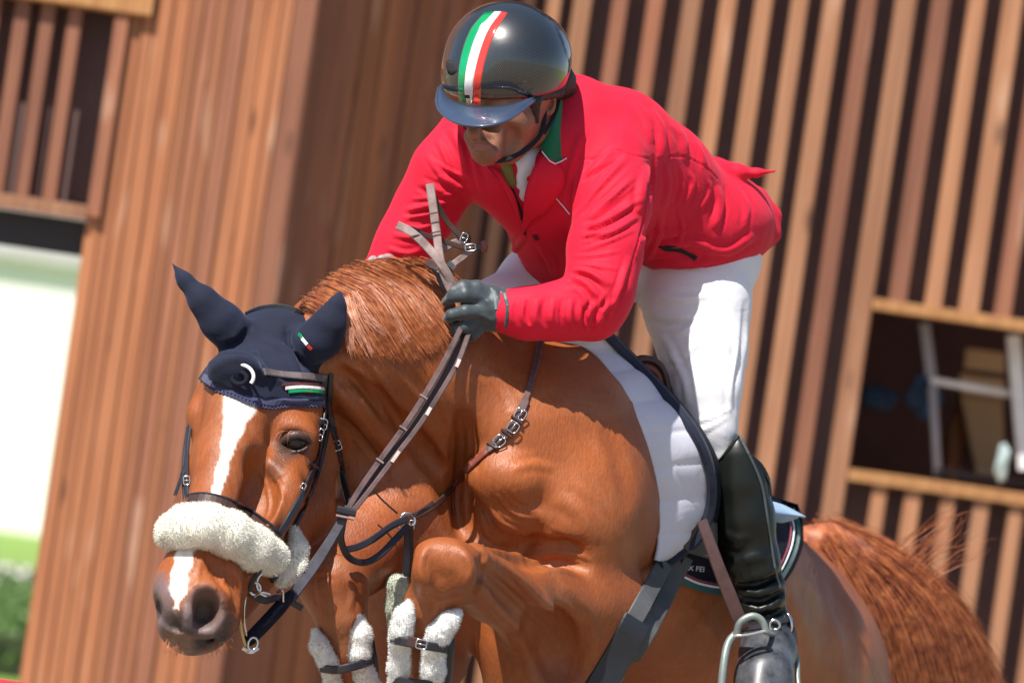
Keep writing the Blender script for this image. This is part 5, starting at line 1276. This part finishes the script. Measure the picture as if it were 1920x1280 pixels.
# ends of the reins standing up above the hand
strap('rein_end',[(852,556,-.075),(838,528,-.08),(826,490,-.075),(819,440,-.06),(813,395,-.05),(806,345,-.04)],16,M['reinpale'],rn,t=4,n=40)
strap('rein_end',[(858,560,-.07),(846,528,-.08),(828,496,-.085),(800,462,-.07),(772,436,-.06),(745,422,-.05)],16,M['reinpale'],rn,t=4,n=40)
strap('rein_end',[(848,560,-.05),(832,535,-.05),(818,505,-.04),(800,490,-.02)],15,M['brn'],rn,t=4)
strap('rein_end',[(806,346,-.038),(818,380,-.01),(838,415,.0),(858,437,.0),(872,452,.0)],11,M['brn'],rn,t=4); strap('rein_end',[(872,440,-.006),(878,448,-.006),(872,458,-.002)],13,M['brn'],rn,t=5)
strap('rein_end',[(866,452,.004),(845,458,.005),(828,470,.0),(818,478,-.02)],14,M['reinpale'],rn,t=4)
strap('rein_end',[(745,423,-.048),(770,430,-.02),(792,440,-.01)],13,M['blk'],rn,t=5,taper=(.5,1,1.1)); strap('rein_end',[(786,438,-.02),(820,448,-.02),(856,460,-.02),(885,466,-.02),(908,462,-.02)],10,M['brn'],rn,t=4)
strap('rein_end',[(905,452,-.02),(909,462,-.022),(906,472,-.02)],12,M['redbrn'],rn,t=5); buckle(882,464,20,13,-5,SH,rn,depth=-.028); buckle(870,446,12,18,20,SH,rn,depth=-.012)
strap('rein_end',[(884,470,-.015),(862,486,-.015),(843,500,-.03),(832,510,-.05)],12,M['reinpale'],rn,t=4); strap('rein_keeper',[(840,492,-.04),(852,504,-.04)],12,M['greyst'],rn,t=6)
for x,y,r in ((812,400,4),(818,435,4),(823,470,4),(800,463,4),(778,442,4)): strap('rein_stitch',[(x-10,y+2,-.066),(x+9,y-2,-.066)],2.4,M['brn'],rn,t=2)
# ---- breastplate and martingale
bp_=empty('martingale',lay((760,970),-.1),'brown leather breastplate with running martingale straps across the chestnut chest','martingale')
for path,w,m_,l in [([(1012,636),(1008,665),(1000,695),(988,740),(978,768)],12,M['rein'],5),([(984,752),(968,790),(944,820),(916,846)],16,M['rein'],6),([(925,838),(900,860),(875,882),(848,908)],13,M['redbrn'],5),([(850,905),(846,935),(848,965)],8,M['redbrn'],3),([(845,915),(815,945),(788,962),(762,972)],12,M['brn'],5)]:
    strap('breast_strap',path,w,m_,bp_,SH,t=5,lift=l)
for x,y,rt in ((976,776,-60),(962,800,-55),(936,826,-40)): buckle(x,y,20,20,rt,SH,bp_,lift=12); 
for x,y in ((968,788),(950,812),(925,838)): strap('strap_keeper',[(x-9,y-7),(x+9,y+7)],6,M['brn'],bp_,SH,t=9,lift=7)
v,f=ringv(P(764,975,SH.d(764,975,-.05)-.03),.014,.003,nrm=(.2,-1,.1)); raw('breast_ring',W(v),f,M['silver'],bp_,True)
buckle(752,990,22,14,30,SH,bp_,lift=34); buckle(772,984,10,18,10,SH,bp_,lift=32)
strap('martingale_fork',[(764,972,-.10),(735,985,-.13),(700,1010,-.16),(670,1025,-.18),(646,1030,-.20)],13,M['blk'],bp_,t=6)
strap('martingale_fork',[(766,985,-.10),(740,1012,-.13),(712,1040,-.16),(684,1054,-.18),(655,1045,-.20),(640,1015,-.22),(642,985,-.235),(648,960,-.25)],13,M['blk'],bp_,t=6,n=50)
strap('martingale_fork',[(775,965,-.09),(790,958,-.08),(812,942,-.05)],9,M['brn'],bp_,t=5); tube('neck_cord',[P(*q) for q in spline2([(690,905,-.12),(715,935,-.11),(745,962,-.10)],np.linspace(0,1,12))],.0018,M['blk'],bp_)
ws=[(765,1000),(765,1030),(762,1062),(758,1090)]; strap('centre_strap',[(766,985,-.09),(766,1030,-.07),(762,1080,-.06)],18,M['blk'],bp_,t=6)
fleece('girth_fleece',[[(745,1096,-.065,21),(748,1140,-.055,24),(752,1200,-.04,22),(756,1260,-.02,22)]],M['fleeceg'],bp_,4200,.006,8,.0018)
# ---- tendon boots
def tendon(label,lumps,straps,shell,seed,depth_fn):
    t=empty('tendon_boot',lay(*shell[0]),label,'tendon boot','fleece lined tendon boots on the forelegs')
    for i,c in enumerate(lumps): fleece('fleece_lining',[c],M['fleecew'],t,7000,.0075,seed+i,.0025,w=.9)
    for s in straps: strap('boot_strap',s,16,M['blk'],t,t=7)
    for c in shell[1]:
        g=c; tube('shell',[P(*q[:3]) for q in g],np.array([RR(q[3]) for q in g]),M['blk'],t,14)
    return t
t1=tendon('white fleece tendon boot with black buckle below the raised knee',
 [[(766,1134,-.385,10),(757,1156,-.388,18),(752,1182,-.385,19),(748,1203,-.375,16),(750,1224,-.36,17),(748,1250,-.35,19),(746,1276,-.34,16),(748,1310,-.32,18),(746,1350,-.28,15)],[(856,1152,-.385,12),(840,1166,-.388,19),(822,1190,-.385,21),(814,1212,-.375,18),(813,1230,-.36,19),(812,1254,-.355,22),(808,1281,-.345,18),(808,1310,-.33,20),(806,1350,-.29,17)]],
 [[(734,1198,-.385),(760,1203,-.412),(800,1210,-.412),(838,1216,-.385)],[(732,1272,-.345),(760,1277,-.372),(800,1282,-.372),(830,1284,-.345)]],
 (((790,1400),-.2),[[(842,1190,-.34,10),(840,1240,-.31,12),(834,1290,-.27,12),(826,1360,-.22,10)]]),60,None)
strap('buckle_plate',[(764,1201,-.420),(790,1207,-.420)],20,M['brn'],t1,t=6); buckle(790,1207,20,17,10,SH,t1,M['silver'],depth=-.427)
t2=tendon('white fleece tendon boot in shade on the lower left foreleg',
 [[(592,1186,-.155,10),(600,1212,-.16,17),(614,1240,-.16,16),(620,1256,-.145,14),(624,1278,-.13,15),(628,1320,-.11,15)],[(676,1160,-.165,9),(678,1190,-.17,18),(674,1224,-.165,19),(676,1246,-.15,16),(684,1266,-.14,19),(698,1296,-.12,20),(704,1330,-.1,16)]],
 [[(602,1252,-.165),(630,1255,-.192),(665,1248,-.192),(696,1238,-.165)]],
 (((680,1400),-.02),[[(694,1200,-.12,8),(700,1250,-.10,10),(706,1320,-.06,10)]]),80,None)
# ---- saddle pad: the flared front flap
pd=empty('saddle_pad',lay((1300,1060),.3),'navy bound quilted white saddle pad flaring open at the shoulder','saddle pad')
LE=[(1040,642),(1105,655),(1160,712),(1202,800),(1226,880),(1236,960),(1236,1010),(1233,1050)]
ME=[(1092,630),(1148,660),(1205,722),(1252,800),(1280,876),(1284,958),(1270,1012),(1240,1054)]
RE=[(1138,626),(1190,680),(1246,738),(1299,805),(1330,878),(1330,958),(1302,1015),(1246,1056)]
dL=[SH.d(x+4,y+4,.15) for x,y in LE]; dL=np.array([.12]+[min(d,.20) for d in dL[1:]])-.012
rows=[[(*l,dl),(*m_,dl+.03),(*r,dl+.075)] for l,m_,r,dl in zip(LE,ME,RE,dL)]
def qsheet(name,rows,mat,parent,nu,nv,thick,fn):
    A=np.array([spline2(r,np.linspace(0,1,nv)) for r in rows]); G=np.array([spline2(A[:,j],np.linspace(0,1,nu)) for j in range(nv)]).transpose(1,0,2)
    PXg=G[...,0];PYg=G[...,1]; G3=np.array([[P(*q) for q in r] for r in G]); du=np.gradient(G3,axis=0);dv=np.gradient(G3,axis=1);n=np.cross(du,dv);n/=np.linalg.norm(n,axis=2,keepdims=True)+1e-12
    if n[...,1].mean()>0: n=-n
    G3=G3+n*fn(PXg,PYg)[...,None]; top=G3.reshape(-1,3);bot=(G3-n*thick).reshape(-1,3);m=nu*nv;F_=[]
    for i in range(nu-1):
        for j in range(nv-1):
            a=i*nv+j;q=(a,a+1,a+nv+1,a+nv);F_.append(q);F_.append(tuple(x+m for x in q[::-1]))
    rim=[j for j in range(nv)]+[i*nv+nv-1 for i in range(1,nu)]+[(nu-1)*nv+j for j in range(nv-2,-1,-1)]+[i*nv for i in range(nu-2,0,-1)]
    for a,b in zip(rim,rim[1:]+rim[:1]): F_.append((a,a+m,b+m,b))
    return raw(name,W(np.concatenate([top,bot])),F_,mat,parent,True)
def quilt(x,y):
    a=np.abs(np.sin(math.pi*((y+0.12*x)/64.0)))**.3; b=np.abs(np.sin(math.pi*((x-.55*y)/78.0)))**.3
    return .0060*a*(.65+.35*b)-.005+.0025*np.sin(x/31+y/47)*np.sin(y/23)
qsheet('quilted_lining',rows,M['padwhite'],pd,120,44,.006,quilt)
RE3=[(*r,dl+.073) for r,dl in zip(RE,dL)]; LE3=[(*l,dl+.004) for l,dl in zip(LE,dL)]
RE3=[(x,y,d-.006) for x,y,d in RE3]; strap('edge_binding',RE3+[(1236,1060,dL[-1]+.02)],21,M['bind'],pd,t=16,n=90,nrm=(.25,-1,.1))
outer_shell=[[(r[0]+4,r[1]-2,dl+.082),(r[0]+22,r[1]+6,dl+.15),(r[0]+26,r[1]+16,dl+.22)] for r,dl in zip(RE,dL)]
sheet('outer_cloth',outer_shell,M['navyd'],pd,.004,40,8)
# rear quarter of the pad, behind the rider's leg
o1=[(1262,1084),(1300,1103),(1350,1114),(1410,1112),(1460,1094),(1492,1040),(1501,990),(1490,950)]
i1=[(1280,1010),(1300,985),(1330,965),(1360,950),(1390,945),(1410,940),(1430,938),(1440,935)]
S3=Surf((HV,HF)); patch('rear_panel',o1,i1,S3,M['navyd'],pd,5,5,nu=60,nv=24)
v_,f_p=patch('',o1,i1,S3,None,None,5,5,nu=60,nv=24,ret=True); S4=Surf((v_,f_p))
def inset(path,k): 
    c=np.array([1390,1000.]); return [tuple(np.array(p)+(c-np.array(p))/np.linalg.norm(c-np.array(p))*k) for p in path]
strap('teal_edging',inset(o1,5),11,cloth('teal_edging_cloth',(0.012,0.085,0.085),(0.008,0.06,0.062)),pd,S4,t=3,lift=2)
strap('white_piping',inset(o1,14),4.5,M['whitecloth'],pd,S4,t=3,lift=2); strap('red_piping',inset(o1,20),4.5,cloth('crimson_piping_cloth',(0.22,0.01,0.04),(0.16,0.01,0.03)),pd,S4,t=3,lift=2)
text_on('pad_lettering','X FEI',1306,1066,14,M['whitecloth'],pd,S4,rot=6,lift=1.5)
sheet('turned_back_corner',[[(1434,936,.40),(1470,946,.44),(1512,968,.47)],[(1436,955,.36),(1470,962,.40),(1500,968,.45)],[(1440,974,.38),(1466,980,.42),(1494,972,.46)]],cloth('pale_blue_lining',(0.42,0.56,0.68),(0.16,0.27,0.42),0.7,90,0.6),pd,.004,12,12)
# ---- saddle
sd=empty('saddle',lay((1300,900),.5),'brown leather jumping saddle mostly hidden behind the white thigh','saddle')
g=Field(axis([(0.14,0.50,0.006)]),axis([(0.15,0.95,0.008)]),axis([(-0.30,0.02,0.006)]))
g.chain([(1228,745,.36,38),(1265,790,.46,46),(1300,800,.60,60),(1320,790,.72,50)],.05); g.chain([(1262,800,.40,36),(1300,880,.36,44),(1330,960,.34,34)],.03,sy=.6)
build(g,'seat',M['brn'],sd)
tube('pommel',[P(*q) for q in spline2([(1186,680,.30),(1205,672,.31),(1232,680,.32),(1246,702,.33),(1254,740,.34)],np.linspace(0,1,20))],.0075,M['brn'],sd,10)
tube('pommel_lining',[P(*q) for q in spline2([(1192,690,.31),(1215,688,.32),(1232,702,.33),(1240,730,.34)],np.linspace(0,1,20))],.010,M['redbrn'],sd,10)
sheet('saddle_flap',[[(1275,1000,.235),(1320,975,.25),(1345,980,.27)],[(1280,1020,.24),(1315,1022,.26),(1345,1030,.28)],[(1290,1036,.25),(1312,1042,.26),(1335,1048,.27)]],simple('dark_taupe_flap',(0.05,0.045,0.042),None,20,.5,.2),sd,.004)
strap('stirrup_leather',[(1316,975,.22),(1330,1015,.215),(1350,1070,.215),(1372,1125,.22),(1390,1170,.23),(1394,1180,.235)],25,M['rein'] if False else simple('worn_stirrup_leather',(0.085,0.042,0.040),(0.050,0.024,0.023),30,0.45,0.3,0.001,100),sd,t=6,n=50,taper=(.85,.95,1.05,1.05))
iron=lambda pts,r,nm: tube(nm,[P(*q) for q in spline2(pts,np.linspace(0,1,40))],r,M['stirrup'],sd,10)
iron([(1384,1184,.222),(1366,1204,.215),(1357,1245,.20),(1353,1300,.19),(1358,1350,.185),(1380,1362,.185)],.0078,'stirrup_iron')
iron([(1436,1184,.235),(1462,1196,.33),(1482,1206,.36),(1494,1232,.34),(1496,1275,.30),(1502,1320,.27),(1496,1362,.24)],.0050,'stirrup_iron')
iron([(1380,1190,.215),(1388,1166,.21),(1410,1154,.21),(1428,1162,.215),(1437,1186,.22)],.0068,'stirrup_eye'); strap('stirrup_bar',[(1376,1192,.208),(1400,1190,.206),(1436,1182,.21)],6,M['silver'],sd,t=6)
iron([(1360,1362,.185),(1430,1368,.19),(1497,1362,.24)],.011,'stirrup_tread')
# ---- girth
gt=empty('girth',lay((1160,1260),.05),'grey webbing girth straps running down behind the foreleg','girth')
def off(path,l=5): return path
strap('girth_strap',[(1241,1050),(1218,1096),(1189,1150),(1155,1205)],36,M['greyst'],gt,SH,t=6,lift=7,smooth=40,nrm=(.35,-1,.15))
strap('girth_strap',[(1278,1040),(1255,1086),(1229,1140),(1198,1196),(1168,1248),(1140,1300)],36,M['greyst'],gt,SH,t=6,lift=8,smooth=40,nrm=(.35,-1,.15))
strap('girth_body',[(1186,1160),(1160,1205),(1132,1252),(1104,1300)],58,simple('dark_girth_leather',(0.014,0.017,0.024),(0.009,0.011,0.016),16,.42,.3,.001,90),gt,SH,t=9,lift=14,smooth=40,nrm=(.35,-1,.15))
buckle(1166,1208,22,17,-35,SH,gt,lift=18); 
# ---- the jump, just under the picture
jp=empty('jump_pole',(0,-1.1,0.9),'red painted jump pole end at the bottom left corner','jump pole')
c0=W(P(-200,1250,-1.1)[None])[0]; zt_=W(P(40,1277,-1.1)[None])[0][2]-.05
V_=[];F_=[];xs2=np.linspace(c0[0]-.4,c0[0]+3.6,17); n_=20
mats=[M['redpaint'],M['whitepaint']]
for si in range(8):
    xa,xb=xs2[si*2],xs2[si*2+2]; V_=[(x,-1.1+.05*math.cos(a),zt_+.05*math.sin(a)) for x in (xa,xb) for a in np.linspace(0,2*math.pi,n_,endpoint=False)]
    F_=[(j,(j+1)%n_,n_+(j+1)%n_,n_+j) for j in range(n_)]+[tuple(range(n_-1,-1,-1)),tuple(range(n_,2*n_))]
    raw('painted_band',V_,F_,mats[si%2 if si>2 else (0 if si<3 else 1)],jp,True)
g=[[P(x,y,SH.d(x,y-8,-.45)),P(x-6+i*2,y+14,SH.d(x,y-8,-.45)-.01),P(x-10+i*4,y+24,SH.d(x,y-8,-.45))] for i,(x,y) in enumerate([(312,1196),(332,1208),(355,1214),(385,1212),(410,1204),(432,1190)])]
hairs('whiskers',g,60,4,.4,M['mane'],horse,9,(.003,.003,.003),.002)
print('script seconds',time.time()-T0)
